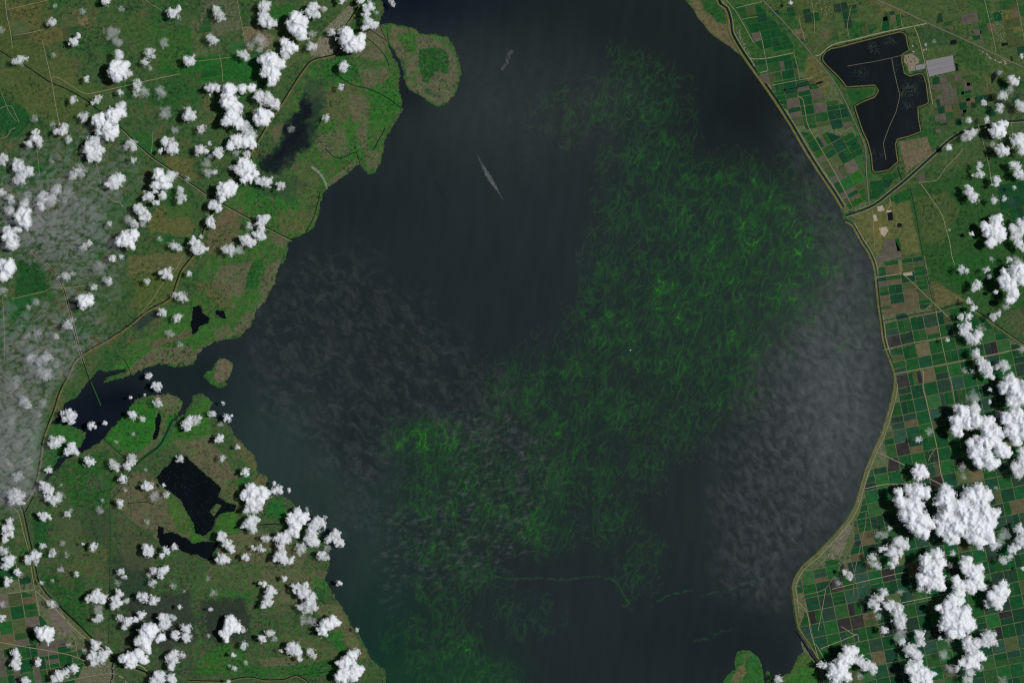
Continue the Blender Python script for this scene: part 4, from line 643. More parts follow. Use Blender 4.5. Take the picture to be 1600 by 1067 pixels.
FIELDS.append(([(75,957),(90,948),(113,982),(107,991)], ('gr', 0), 300)); FIELDS.append(([(1500,25),(1526,18),(1529,35),(1504,41)], ('gr', 0), 200)); FIELDS.append(([(1518,45),(1532,48),(1538,70),(1528,64)], ('gr', 1), 200)); FIELDS.append(([(1390,25),(1399,23),(1400,35),(1391,37)], ('tn', 1), 90)); FIELDS.append(([(1400,24),(1408,22),(1409,38),(1402,42)], ('g2', 1), 90)); FIELDS.append(([(1380,27),(1389,25),(1390,48),(1378,49)], ('g1', 1), 90)); FIELDS.append(([(1435,274),(1445,273),(1446,284),(1435,285)], ('gr', 0), 90))
FIELDS.sort(key=lambda f: -f[2])
def field_geo(quad, zt):
    # slab with a chamfered rim, corners as given
    b = [((x-800)*P, (533.5-y)*P) for x, y in quad]
    cx = sum(p[0] for p in b)/4; cy = sum(p[1] for p in b)/4
    V = [(x-cx, y-cy, 0.0) for x, y in b] + [((x-cx)*0.985, (y-cy)*0.985, zt) for x, y in b]
    F = [(7, 6, 5, 4), (0, 4, 5, 1), (1, 5, 6, 2), (2, 6, 7, 3), (3, 7, 4, 0)]
    return V, F, cx, cy
NPART = 290
sv_, sf_, sm_ = [], [], []; skeys = list(FM.keys())
for i, (quad, key, area) in enumerate(FIELDS):
    V, F, cx, cy = field_geo(quad, 0.028+0.006*(i % 3))
    if i < NPART:
        o = mesh_obj('field', V, F, FM[key], GROUND); o.location = (cx, cy, 0.036)
    else:
        b0 = len(sv_); sv_ += [(x+cx, y+cy, z+0.036) for x, y, z in V]; sf_ += [tuple(b0+k for k in f) for f in F]; sm_ += [skeys.index(key)]*5
o = mesh_obj('field_strips', sv_, sf_, None, GROUND); o['kind'] = 'stuff'
for k_ in skeys: o.data.materials.append(FM[k_])
o.data.polygons.foreach_set('material_index', np.array(sm_, np.int32)); o.data.update()
print('fields', len(FIELDS))

# ------------------------------------------------------------------ solar farm, power plant, pits, towns, platform
PANEL = surf_mat('solar_glass', (104,102,106), 0.08, 6.0, rough=0.45, spec=0.3)
YARD = surf_mat('bare_yard', (116,108,92), 0.2, 4.0)
ROOF = [surf_mat('roof_pale', (140,138,124), 0.2, 5.0), surf_mat('roof_tan', (122,116,94), 0.2, 5.0), surf_mat('roof_grey', (84,86,80), 0.2, 5.0)]
SAND = surf_mat('dug_sand', (150,142,122), 0.3, 3.0)
def box(cx, cy, w, d, h, ang=0.0, z0=0.0):
    ca, sa = math.cos(ang), math.sin(ang); V = []
    for z in (z0, z0+h):
        for sx, sy in ((-1, -1), (1, -1), (1, 1), (-1, 1)):
            k = 1.0 if z == z0 else 0.94
            x, y = sx*w/2*k, sy*d/2*k; V.append((cx+x*ca-y*sa, cy+x*sa+y*ca, z))
    return V, [(4, 5, 6, 7), (0, 1, 5, 4), (1, 2, 6, 5), (2, 3, 7, 6), (3, 0, 4, 7)]
def thing(name, px, py, z, label, cat, group=None):
    e = bpy.data.objects.new(name, None); COL.objects.link(e); e.location = (wx(px), wy(py), z); e.empty_display_size = 0.1
    return tag(e, label, cat, group)
def panel_blocks(root, quad, nu, nv, gapu, gapv):
    A, B, C, D = [np.array(p, float) for p in quad]; ox, oy = root.location.x, root.location.y
    for i in range(nu):
        for j in range(nv):
            u0, u1 = (i+gapu)/nu, (i+1-gapu)/nu; v0, v1 = (j+gapv)/nv, (j+1-gapv)/nv
            pts = [(1-v)*((1-u)*A+u*B)+v*((1-u)*D+u*C) for u, v in ((u0, v0), (u1, v0), (u1, v1), (u0, v1))]
            b = [((p[0]-800)*P-ox, (533.5-p[1])*P-oy) for p in pts]
            V = [(x, y, 0.0) for x, y in b]+[(b[k][0], b[k][1], 0.045+(0.03 if k < 2 else 0)) for k in range(4)]
            mesh_obj('panel_block', V, [(7, 6, 5, 4), (0, 4, 5, 1), (1, 5, 6, 2), (2, 6, 7, 3), (3, 7, 4, 0)], PANEL, root)
r = thing('solar_farm', 1470, 104, 0.05, 'large grey rectangular solar farm east of the reservoir', 'solar farm'); panel_blocks(r, [(1446,95.5),(1488.5,87),(1492,111),(1451.5,120.5)], 12, 3, 0.012, 0.015)
r = thing('solar_farm', 1437, 105, 0.05, 'small grey solar block beside the power plant', 'solar farm'); panel_blocks(r, [(1430,102.5),(1444.5,100),(1445,108),(1431,110.5)], 4, 1, 0.02, 0.02)
def quad_slab(name, pts, z0, z1, mat, root):
    ox, oy = (root.location.x, root.location.y) if root else (0, 0)
    b = [((p[0]-800)*P-ox, (533.5-p[1])*P-oy) for p in pts]; n = len(b)
    V = [(x, y, z0) for x, y in b]+[(x, y, z1) for x, y in b]
    return mesh_obj(name, V, [tuple(range(2*n-1, n-1, -1))]+[(k, n+k, n+(k+1) % n, (k+1) % n) for k in range(n)], mat, root)
r = thing('power_plant', 1424, 98, 0.04, 'tan power plant yard with pale buildings at the reservoir corner', 'power plant')
quad_slab('yard', [(1413,87),(1425,84),(1436,93),(1436,99),(1430,101),(1430,110),(1420,113),(1418,103),(1412,97)], 0, 0.02, YARD, r)
rnd = random.Random(4)
for (px, py, w, d, h, m) in ((1427,81.5,.35,.22,.12,0),(1426,73,.18,.3,.1,0),(1443,79,.3,.25,.1,0),(1447,78,.2,.3,.12,0),(1416,90,.4,.2,.1,1),(1421,89,.3,.25,.12,1),(1432,96,.45,.3,.14,1),(1421,100,.5,.25,.1,1),(1424,106,.35,.2,.1,0),(1418,94,.25,.3,.1,1),(1428,92,.3,.2,.1,2),(1428,110,.2,.15,.1,0),(1424,97,.2,.2,.16,2)):
    V, F = box(wx(px)-r.location.x, wy(py)-r.location.y, w, d, h, math.radians(11), 0.021); mesh_obj('building', V, F, ROOF[m], r)
def pit(pts, lab, mat=SAND):
    ax = sum(p[0] for p in pts)/len(pts); ay = sum(p[1] for p in pts)/len(pts); out = []
    rn_ = random.Random(int(ax))
    dense = resample([*pts, pts[0]], 1.2, False)[:-1]
    for p in dense: out.append((p[0]+rn_.uniform(-.5, .5), p[1]+rn_.uniform(-.5, .5)))
    o = quad_slab('sand_pit', out[::-1] if False else out, 0.03, 0.07, mat, None); return tag(o, lab, 'sand pit', 'pale sand pits by the lock canal')
pit([(1371,323),(1379,321),(1382,328),(1376,331),(1371,330)], 'pale sand pit nearest the lock canal'); pit([(1364,336),(1368,335),(1371,345),(1366,346)], 'narrow pale sand pit west of the pit pond'); pit([(1373,357),(1385,354),(1388,361),(1382,370),(1376,366)], 'ragged pale sand pit south of the pit pond'); pit([(1384,330),(1393,328),(1393,331),(1385,333)], 'small pale sand strip above the pit pond')
o = quad_slab('yard_pad', [(1413,425),(1424,423),(1426,430),(1415,431),(1409,429)], 0.03, 0.075, SAND, None); tag(o, 'pale gravel yard at the foot of the tan rectangle', 'yard')
r = thing('basin', 1406, 416, 0.03, 'tan rectangular basin with pale banks above the gravel yard', 'basin')
quad_slab('floor', [(1403,408),(1408,407),(1411,424),(1406,425)], 0, 0.05, surf_mat('basin_floor', (96,96,62), .2, 3.0), r)
for a_, b_ in (((1402,407),(1404.6,425.5)), ((1408.6,406.5),(1411.6,424.6)), ((1402,407),(1408.6,406.5))):
    rb = ribbon('bank', [a_, b_], 0.9, 0.055, PALE_M, None, 0.01, kind=None, smooth=False, base=0.03); rb.parent = r; rb.location = (-r.location.x, -r.location.y, -r.location.z)
def town(name_lab, poly, n, seed, ang, sizes=(0.05, 0.12), z=0.05, rows=None):
    rn_ = random.Random(seed); xs = [p[0] for p in poly]; ys = [p[1] for p in poly]; V, F, M = [], [], []
    k = 0; tries = 0
    while k < n and tries < n*30:
        tries += 1; x = rn_.uniform(min(xs), max(xs)); y = rn_.uniform(min(ys), max(ys))
        if rows:   # houses line up along streets
            ca, sa = math.cos(ang), math.sin(ang); t = x*sa+y*ca; t2 = round(t/rows)*rows+rn_.uniform(-.35, .35); x += (t2-t)*sa; y += (t2-t)*ca
        if not inside(poly, np.array([x]), np.array([y]))[0]: continue
        v, f = box(wx(x), wy(y), rn_.uniform(*sizes), rn_.uniform(*sizes)*.8, rn_.uniform(.02, .05), ang+rn_.choice((0, math.pi/2)), z-0.02)
        b0 = len(V); V += v; F += [tuple(b0+i for i in q_) for q_ in f]; M += [rn_.choices((0, 1, 2), (3, 5, 3))[0]]*5; k += 1
    o = mesh_obj('town_houses', V, F, None); [o.data.materials.append(m) for m in ROOF]
    o.data.polygons.foreach_set('material_index', np.array(M, np.int32)); o.data.update()
    return tag(o, name_lab, 'houses', kind='stuff')
town('dense pale houses in rows inside the western levee town', [(484,84),(500,58),(517,55),(527,82),(505,88)], 420, 1, math.radians(30), (0.06, 0.13), rows=2.4)
town('pale house rows at the north end of the levee town', [(505,48),(535,20),(550,6),(553,14),(545,36),(533,47)], 330, 2, math.radians(28), (0.06, 0.13), rows=2.4)
town('grey houses of the gate town on the bottom edge', [(125,1040),(150,1035),(178,1038),(178,1062),(165,1090),(118,1085)], 520, 3, math.radians(5))
town('houses strung along the road under the grey veil', [(75,550),(92,535),(140,540),(165,525),(205,500),(208,506),(140,556),(108,568),(95,590),(85,585)], 220, 4, 0.4)
town('grey houses of the lakeside town at the southeast shore', [(1300,838),(1325,812),(1333,820),(1322,845),(1318,866),(1300,880),(1275,868)], 620, 5, math.radians(12))
town('thin line of houses along the southeast levee', [(1398,600),(1400,602),(1385,660),(1378,690),(1384,720),(1376,718),(1366,705),(1348,765),(1342,790),(1338,788),(1360,725),(1384,650)], 330, 6, 1.2)
town('small inland hamlet of pale roofs between clouds', [(1400,758),(1418,746),(1424,752),(1418,764),(1402,766)], 90, 7, 0.2)
town('scattered houses in the northeast corner woods', [(1258,0),(1300,0),(1310,14),(1290,28),(1272,18)], 170, 8, 0.2)
town('pale house blocks along the northeast street', [(1545,18),(1566,18),(1570,50),(1572,66),(1558,68),(1550,40)], 190, 9, 0.2)
town('farm buildings along the northeast highway', [(1528,78),(1540,78),(1548,90),(1570,92),(1572,102),(1552,96)], 40, 10, -0.4, (0.12, 0.3))
town('houses beside the narrow shore runway', [(1240,905),(1246,902),(1250,940),(1262,965),(1258,985),(1246,950)], 120, 11, 1.3)
town('boat docks and houses behind the northern levee', [(1150,50),(1156,48),(1162,66),(1172,85),(1185,115),(1175,100)], 160, 12, 1.0)
r = thing('platform', 985, 547, 0.0, 'tiny white platform standing alone in the green algae', 'platform')
for i, (dx, dy) in enumerate(((-.05, -.05), (.05, -.05), (.05, .05), (-.05, .05))):
    V, F = box(dx, dy, .03, .03, .16, 0, -0.05); mesh_obj('leg', V, F, ROOF[2], r)
V, F = box(0, 0, .2, .16, .05, 0.2, 0.1); mesh_obj('deck', V, F, surf_mat('white_paint', (230,230,228), .05, 5), r)
V, F = box(0, 0.02, .09, .08, .08, 0.2, 0.151); mesh_obj('cabin', V, F, ROOF[0], r)
# ------------------------------------------------------------------ clouds
# every cloud: tile origin and puffs "x,y,r" measured in sixteenths of three pixels; f = thin and faint, s = semi
CL = []
def T(ox, oy, txt):
    for line in txt.strip().split(';'):
        line = line.strip()
        if not line: continue
        mode = 1.0
        if line[0] in 'fs': mode = 0.45 if line[0] == 's' else 0.2; line = line[1:]
        pf = []
        for t in line.split():
            x, y, r = t.split(',')[:3]
            pf.append((ox+float(x)*3/16, oy+float(y)*3/16, float(r)*3/16, mode*(0.3 if t.endswith(',f') else 1.0)))
        CL.append(pf)
T(0, 0, """880,10,40; 1440,105,48 1490,80,28 1490,145,22,f; s 425,185,42 460,190,22; f 690,100,34; f 1005,75,30; f 460,50,20; 620,345,44 655,305,22;
f 930,280,68 980,350,42; f 1370,360,45; s 1245,440,46 1275,470,26; s 1210,520,36 1255,575,26,f; s 130,510,34 165,505,45 200,490,28; 985,590,85 965,545,50 975,650,42 1040,560,48 985,460,44,f 1085,615,32,f;
1577,510,54; s 720,660,32; s 1140,705,42 1155,740,25 1130,775,42,f; s 1000,770,30; s 610,835,36; s 805,840,34 775,860,20 835,810,24; s 700,975,46; 830,1005,58 940,970,72 1000,940,55 900,1050,50 1010,880,45,f; s 535,1060,42; 1578,962,60;
f 1340,770,58; f 290,990,36; f 435,1040,34; f 450,465,24; f 10,255,32; f 1200,770,55; f 1370,950,60""")
T(300, 0, """s 200,75,34 222,120,50 250,160,32; 600,55,55 600,135,48 650,190,55 590,190,40 680,200,30; 1010,70,56 980,100,40 1040,130,36 1100,75,28,f; 880,190,88 840,240,48 900,270,62 930,170,52 930,310,32 850,150,50;
1480,60,52 1450,110,40 1470,190,50 1440,230,36 1520,210,36; 1410,8,34; 1245,8,30; 1280,310,72 1340,370,80 1400,330,52 1300,270,46 1290,400,40 1400,390,42 1330,420,30; s 160,325,46 200,345,26; s 1165,270,38;
805,390,62 770,360,42 850,410,36 780,460,44,f; s 1000,390,44; f 1000,290,38; f 570,340,62 560,420,30; f 490,380,40; s 420,455,46 450,480,32; 650,510,80 600,500,52 720,540,60 620,600,60 690,620,60 660,660,50;
1265,555,46; 170,735,52 140,740,34 205,745,36; 310,750,60 310,840,76 360,900,60 340,960,64 300,1010,52 380,1020,50 420,740,48 500,730,38; 560,800,50 630,830,60 690,870,52; 580,980,76 540,990,42 640,960,38 620,1010,40; s 430,1045,48; s 1240,725,30; s 1120,985,34""")
T(0, 200, """300,80,52 320,120,40 240,130,36 290,40,32; 530,20,45 480,30,32 570,100,34,f; 900,30,68 840,20,45 940,60,45 960,20,40; 780,130,68 780,230,60 740,180,48 820,190,52; 30,250,46 20,290,30;
160,330,56 130,290,40 230,360,50 160,430,46 190,390,40; s 1090,130,46 1110,170,36 1050,160,30,f; 1430,160,60 1380,120,40 1460,190,36 1340,190,20 1440,95,30,f; s 1110,270,30; s 660,360,56 620,400,42; s 960,450,62 920,470,40 1000,420,40 970,490,32;
1340,420,76 1320,380,42 1300,470,46 1380,490,42 1420,400,48,f; 1240,570,46 1300,620,32 1360,560,42 1210,580,26 1290,530,26; s 1510,570,46 1500,520,32 1500,610,26; 1170,690,52 1220,730,42 1150,660,36 1190,760,30; f 1070,770,48; s 1120,800,42 1190,800,32,f;
10,540,38; s 90,590,42; s 80,690,45; 200,740,74 180,700,46 220,800,50 150,760,36 205,630,40,f; s 360,590,62 350,640,42; s 470,520,52 430,600,55 540,600,40,f; f 430,280,28; 80,900,66 110,960,56 60,850,42 150,850,32 60,970,36; 1050,930,74 990,950,42 1110,890,52 1100,980,42;
s 1450,980,46 1490,1010,28; s 700,990,36 740,960,28; s 910,800,24; f 1330,925,26; f 1565,430,30; f 1460,20,38; f 570,530,40; f 230,560,40""")
T(300, 200, """s 75,12,42; 70,185,46 110,190,32; s 145,130,18; 220,200,46 240,240,26; 380,110,64 320,140,42 450,110,56 510,130,46 500,170,26; s 460,30,54 510,50,40; f 370,210,36; s 460,215,32; f 120,300,52 150,240,32; s 190,370,36 130,370,45,f;
440,310,66 400,340,42 460,410,50 430,440,32 480,340,48 530,390,34; f 330,330,28; 620,450,50 590,440,36 660,450,26,f 550,440,28; s 740,480,38 720,510,22; 290,520,70 260,550,52 340,490,46 250,590,32 240,480,30; 190,640,52 160,640,36 220,660,32 200,690,22;
150,775,46 170,810,26; 590,770,50 560,790,32 630,745,26 580,840,34; 560,890,46 590,910,32 520,890,26; 450,930,56 420,920,32 500,960,36 480,820,36,f; 5,945,40 45,970,42 30,1010,40 75,1015,45 110,1010,26; s 75,910,17; s 330,1020,56 280,1010,36 400,1020,40,f; f 830,12,34""")
T(0, 400, """60,110,70 90,60,46 30,170,46 20,60,42; f 20,300,44; s 550,170,42 490,170,32,f; s 610,145,22; f 820,90,58; s 910,210,42 870,200,28,f; s 780,260,32; 710,370,70 690,340,42 740,390,38; f 300,390,42; f 240,430,32; s 560,570,42 600,540,34,f 590,600,22;
1380,150,46 1340,135,26 1420,180,22 1410,110,30,f; s 1225,215,30; s 1577,150,28; s 1510,340,46 1550,360,26 1460,325,30; s 1350,470,40; s 1470,520,42 1500,510,28; f 1420,650,42; f 1500,740,32; s 260,850,50; s 380,850,55 330,880,45; s 380,990,60 350,960,42; f 470,910,34; f 320,640,46; f 230,670,34; s 470,670,26; f 150,1030,44; 1240,1000,30; 940,20,32; s 1012,5,26""")
T(0, 600, """1310,20,42; s 200,150,52 230,190,32; f 360,160,38; f 330,260,28; f 90,300,44; f 130,20,34; 570,270,56 540,290,38 600,250,42 580,220,28 610,320,16; 765,345,36 790,360,22; 875,325,20; 1090,110,16; s 1205,90,12; s 1320,160,42; 1110,260,40 1090,245,28; s 1185,290,26;
1555,330,46 1580,300,40 1560,370,26; 470,480,50 430,500,36 510,470,36 440,450,30,f; 600,540,56 570,570,36 630,570,32 610,510,32; 735,645,44 710,620,22 770,655,22; 410,715,30 380,715,16; s 960,680,46 930,650,28 980,710,26; s 1100,620,42 1110,645,30; 1070,680,40; 1020,790,36;
380,860,46 420,900,36 450,960,50 400,950,32 360,840,30 500,930,44,f; f 510,840,18; 1230,850,45 1190,850,26 1260,860,22; 1000,990,36 980,980,24; f 1045,880,20; f 1290,930,52; s 1390,920,30; 1365,840,16; s 1500,620,40 1480,640,22; f 1215,715,20; f 1110,420,18; f 970,480,22;
130,940,66 90,920,42 180,920,42 150,970,42 100,960,32; s 150,770,46; f 80,670,52; f 230,640,48; f 150,500,32; f 590,1050,28; f 830,1050,38; f 860,970,22""")
T(300, 600, """s 30,300,46 55,290,30; s 170,245,36; s 260,160,18; 290,285,36 325,265,13; f 240,340,28; 225,455,36 250,440,22; s 380,525,26; s 255,615,30; 450,730,38 420,745,16; 500,890,64 600,910,60 570,960,52 500,980,50 440,930,30; 500,1040,55 560,1020,45 460,1050,32; 700,880,44 690,830,22 735,895,30; s 810,885,20; 880,1055,36; f 960,1050,28""")
T(0, 800, """370,30,44 340,30,22 410,40,26; s 560,20,32; 70,130,46 80,80,36 90,180,36 50,190,32 40,230,32; s 355,280,30; f 520,255,28; s 450,335,36 420,360,22; f 560,355,24; s 690,265,16; 780,285,34 770,310,24; 1235,320,50 1210,300,36 1260,340,32; f 1225,80,28; 1380,310,32 1350,360,26 1400,340,20; 1455,290,33;
s 20,320,46; 70,400,54 50,440,42 100,380,36; 280,370,50 230,390,42 320,360,26 240,420,30,f 300,420,26,f; 145,500,31; 65,570,36 60,600,26; f 170,525,32; f 510,475,32; s 640,520,26; s 345,585,20; f 440,570,18; s 1280,490,36 1240,520,22,f; 1350,490,46 1380,470,32 1340,540,20; s 1270,590,36; s 1010,500,36 1035,540,22; f 980,590,32;
800,690,60 760,720,42 850,700,42 860,740,30 730,710,26 820,660,26; 970,720,50 960,770,42 990,680,36 1010,760,26 1050,740,26,f; 1200,710,46 1160,690,26 1280,730,46 1310,740,22; f 1440,610,32; 1495,790,23; f 1535,655,18; s 430,760,36 400,750,22 470,780,22,f; s 830,880,42 790,900,22; f 820,800,44; s 1000,880,36; 1060,920,42 1040,960,26 1090,880,22; 1170,860,42 1130,900,26 1200,850,26; 1380,910,56 1360,950,46 1350,880,36 1440,870,28,f; 20,880,32; f 20,770,34; 370,1010,70 330,990,42 420,990,42 400,1050,42 350,1040,36; 1550,970,46 1460,1020,42 1550,1040,46""")
T(0, 967, """1240,110,84 1200,140,55 1290,80,42 1340,150,36 1180,170,52 1220,230,52; 1090,340,70 1030,330,46 1100,390,32 1160,290,48 1200,330,38; 130,285,42 140,330,36 130,380,46 150,400,26; 315,350,31 320,380,22; 500,470,50 460,500,36 540,440,42; 610,410,42 640,400,24; 210,520,42; 800,220,50 780,200,30; 870,290,52 840,330,46 770,310,46 740,310,26 900,270,28 780,360,26; f 710,265,28; f 570,215,28;
1440,330,60 1430,380,46 1460,290,36 1410,320,36; s 1520,300,31; 1330,490,60 1290,520,46 1420,480,46 1440,520,36 1340,460,30""")
T(300, 800, """490,90,60 500,140,42 520,60,42 460,110,32 430,130,20; 250,200,40 240,180,28 290,260,45 330,300,36 265,240,26; 250,395,55 290,395,28 215,390,26; 450,375,36 430,370,22; s 620,215,36 590,215,22; s 510,300,27; s 570,300,32 600,310,22; 860,120,64 830,60,50 900,50,50 880,20,40 820,160,40 870,170,42 950,30,34; 750,230,60 720,210,42 790,230,42 740,290,36 780,190,36; 740,360,54 700,390,36 770,400,42 830,400,36;
1030,110,60 1080,70,42 1000,170,50 1010,230,55 1040,250,36 970,210,36 1090,110,32; 1190,210,50 1230,255,42 1140,230,36 1200,170,32 1250,240,22; s 905,300,46 900,340,30,f; 1080,360,40 1120,380,34,f; f 1130,300,32; 770,555,26; 1225,590,26; 600,600,30 575,590,20; 650,650,46 680,660,32 640,710,42 640,750,36 600,770,30; 870,625,42 840,615,24; 940,670,60 980,720,60 960,610,32 920,690,42; s 960,790,58 900,790,32 1020,790,36; f 180,670,38; s 155,810,20; f 130,550,24;
330,930,64 310,980,60 370,960,46 280,1010,46 330,890,36 280,1040,40; s 430,980,30; 1120,940,64 1090,980,52 1180,900,46 1100,1000,36 1200,920,32; f 950,900,48; f 1010,910,38; s 1380,975,20""")
T(300, 967, """585,160,36; s 650,120,42 690,160,28,f; s 430,210,36 420,240,20; 345,295,25; s 360,410,26; f 450,365,24; f 310,385,22; 850,250,60 830,220,42 880,290,42 900,330,26 800,250,26; s 740,265,18; s 1000,280,36 1020,310,22 980,260,26; 1340,300,60 1290,350,52 1360,420,64 1290,430,64 1250,480,60 1240,370,36 1390,430,46 1340,490,46; f 135,140,22; s 300,520,22""")
T(1300, 0, """1510,670,46 1540,690,26 1490,650,28; f 1490,750,40; s 1420,800,44; s 1400,900,42; s 1570,870,46 1585,905,38; s 1265,855,27; f 1395,600,32; s 1140,1005,31; s 1585,470,22; f 850,350,18; f 780,375,17; s 1290,1000,32""")
T(1000, 0, "s 1255,25,20")
T(550, 0, "s 330,18,24; s 345,45,20; f 215,110,20")
T(1300, 200, """1380,20,62 1340,30,38 1420,-30,48 1420,40,42; s 1140,60,50 1180,40,40 1100,80,34,f; 975,165,29; 1420,190,56 1380,190,32 1450,190,38; f 1340,140,32; s 1550,110,62 1590,180,50 1580,80,40; 1540,330,46 1560,380,46 1590,400,42 1510,310,32; s 1230,310,30 1225,350,22; s 1240,385,36 1205,400,20; s 1175,395,17; 1370,445,42 1350,440,22;
1150,540,46 1140,500,32 1180,580,46; s 1355,600,36; s 1440,590,26; s 1520,500,19; 1380,760,50 1340,850,66 1390,890,60 1270,820,40 1330,950,50 1400,840,46 1360,800,50 1290,870,40; 1580,800,52 1540,900,56 1510,840,42 1590,850,50 1550,960,36; 1590,1000,34; 1165,885,21; f 975,850,17""")
T(1300, 400, """s 1080,110,36; s 1125,130,24; s 1285,115,31 1310,170,25,f; f 1330,25,26; s 1480,35,31; 1210,245,41 1190,270,26; 1365,300,23; 1560,120,80 1520,120,52 1440,180,50 1480,240,66 1510,310,52 1590,200,50 1490,370,36 1430,140,32; f 1540,40,44; s 1145,375,29; 1180,430,30 1140,500,36; s 1075,505,32; 1110,600,56 1090,620,42; 1180,690,60 1150,680,42 1210,670,46; f 1240,600,38; s 960,700,20;
s 1350,510,36 1390,480,27; 1200,820,42 1240,870,46 1280,930,52 1310,980,42 1330,1010,26; s 1430,920,54 1380,930,27; f 1110,960,28; f 1170,960,24; f 1580,780,36; f 1450,420,34""")
T(1300, 600, """1430,20,60 1500,30,85 1560,110,90 1510,140,60 1590,40,70 1480,-30,60; 1550,270,80 1450,290,58 1500,380,78 1580,400,80 1590,300,80 1540,470,50; 1080,230,70 1040,300,60 1030,370,50 1060,410,42 1130,320,66 1190,200,50,f; 1200,300,66 1290,320,60 1330,430,100 1250,500,90 1390,530,70 1450,570,50 1200,550,70 1150,500,44 1300,640,80 1220,640,52 1370,650,42 1310,695,34; f 1180,110,60; 1590,560,42 1530,680,46 1560,740,46 1595,700,60 1590,620,42;
s 1315,150,20; s 1315,45,20; f 1380,260,38; 730,730,64 700,710,36 770,750,38; s 720,460,31; f 815,395,38; f 1080,690,38; f 1100,770,32; f 1370,865,24;
700,900,90 560,910,50 560,970,62 620,1000,62 690,1040,80 640,880,50 780,900,56 650,1110,78 740,1130,88 720,1210,70 780,1240,50 810,1160,50 600,1080,50; 950,920,80 900,970,62 980,1010,90 1060,1030,86 1150,930,82 1220,910,82 1275,930,62 1250,1030,90 1340,1080,60 950,1120,100 1030,1190,100 960,1240,72 1020,1290,52 1130,1110,110 1200,1190,112 1270,1230,80 1290,1130,90 1250,1330,52 1190,1290,60 900,1210,50 1310,1280,50""")
T(1300, 800, """s 1360,280,46 1400,240,36,f; f 1440,180,54; 1560,140,50 1585,230,60; 1510,300,46 1550,290,32; s 1430,400,40 1480,370,32; 560,250,50 600,270,50 500,320,60 520,400,46 500,440,32 560,330,42 430,310,32; s 340,380,42; s 370,440,44 330,430,30,f; f 430,190,44; f 380,190,34; s 485,135,23; s 140,525,36 110,500,27 155,550,22; f 50,580,38; 820,470,90 780,400,60 870,350,52 900,420,52 760,560,60 830,600,60 890,570,60 910,620,36 870,520,60 730,540,36; s 740,640,36;
1130,400,46 1160,480,70 1120,450,50 1200,540,70 1160,620,60 1220,600,56 1070,620,60 1040,570,42 1060,680,50 1230,460,42; 1000,740,60 1060,740,50 960,780,50 1000,850,80 1080,850,80 950,930,70 1020,940,92 1110,920,80 1150,960,50 1000,1000,50 1060,1000,60 890,790,32; f 1290,640,40; 1430,610,50 1400,670,70 1450,660,42 1370,740,60 1330,690,42 1390,790,36; s 1300,760,42; s 1010,340,27; f 980,440,28; 430,670,42 390,720,46 370,790,36; s 340,760,44 340,700,26,f; 480,780,46 540,810,60 560,880,56 570,930,50 450,770,32; f 570,660,34; f 380,865,33; 440,985,36; f 570,1020,62; 580,1080,30; 1590,470,18""")
T(1300, 867, """130,790,50 180,800,50 120,860,70 80,920,70 60,970,70 120,1010,50 30,1020,62 10,950,42; 240,880,50 280,920,50 330,940,46 340,970,36 200,870,36; f 230,1010,34; 730,660,46 740,720,42 660,800,60 710,830,50 720,880,42 640,780,42; 670,940,64 720,960,60 760,1000,70 820,1000,42 700,1020,52 780,1050,60 640,960,36; 1310,680,60 1330,720,46 1280,720,50 1200,730,50 1130,720,50 1150,770,60; 1200,840,64 1130,890,60 1190,890,60 1240,860,42 1090,900,36; s 1040,940,32; f 980,950,48; f 970,700,42; s 900,690,21; f 930,830,48; s 1150,980,46 1140,1040,52; f 1230,940,33; f 1420,1045,44""")
T(1050, 867, "s 890,1030,40; 1280,920,42 1240,910,26 1320,910,28")
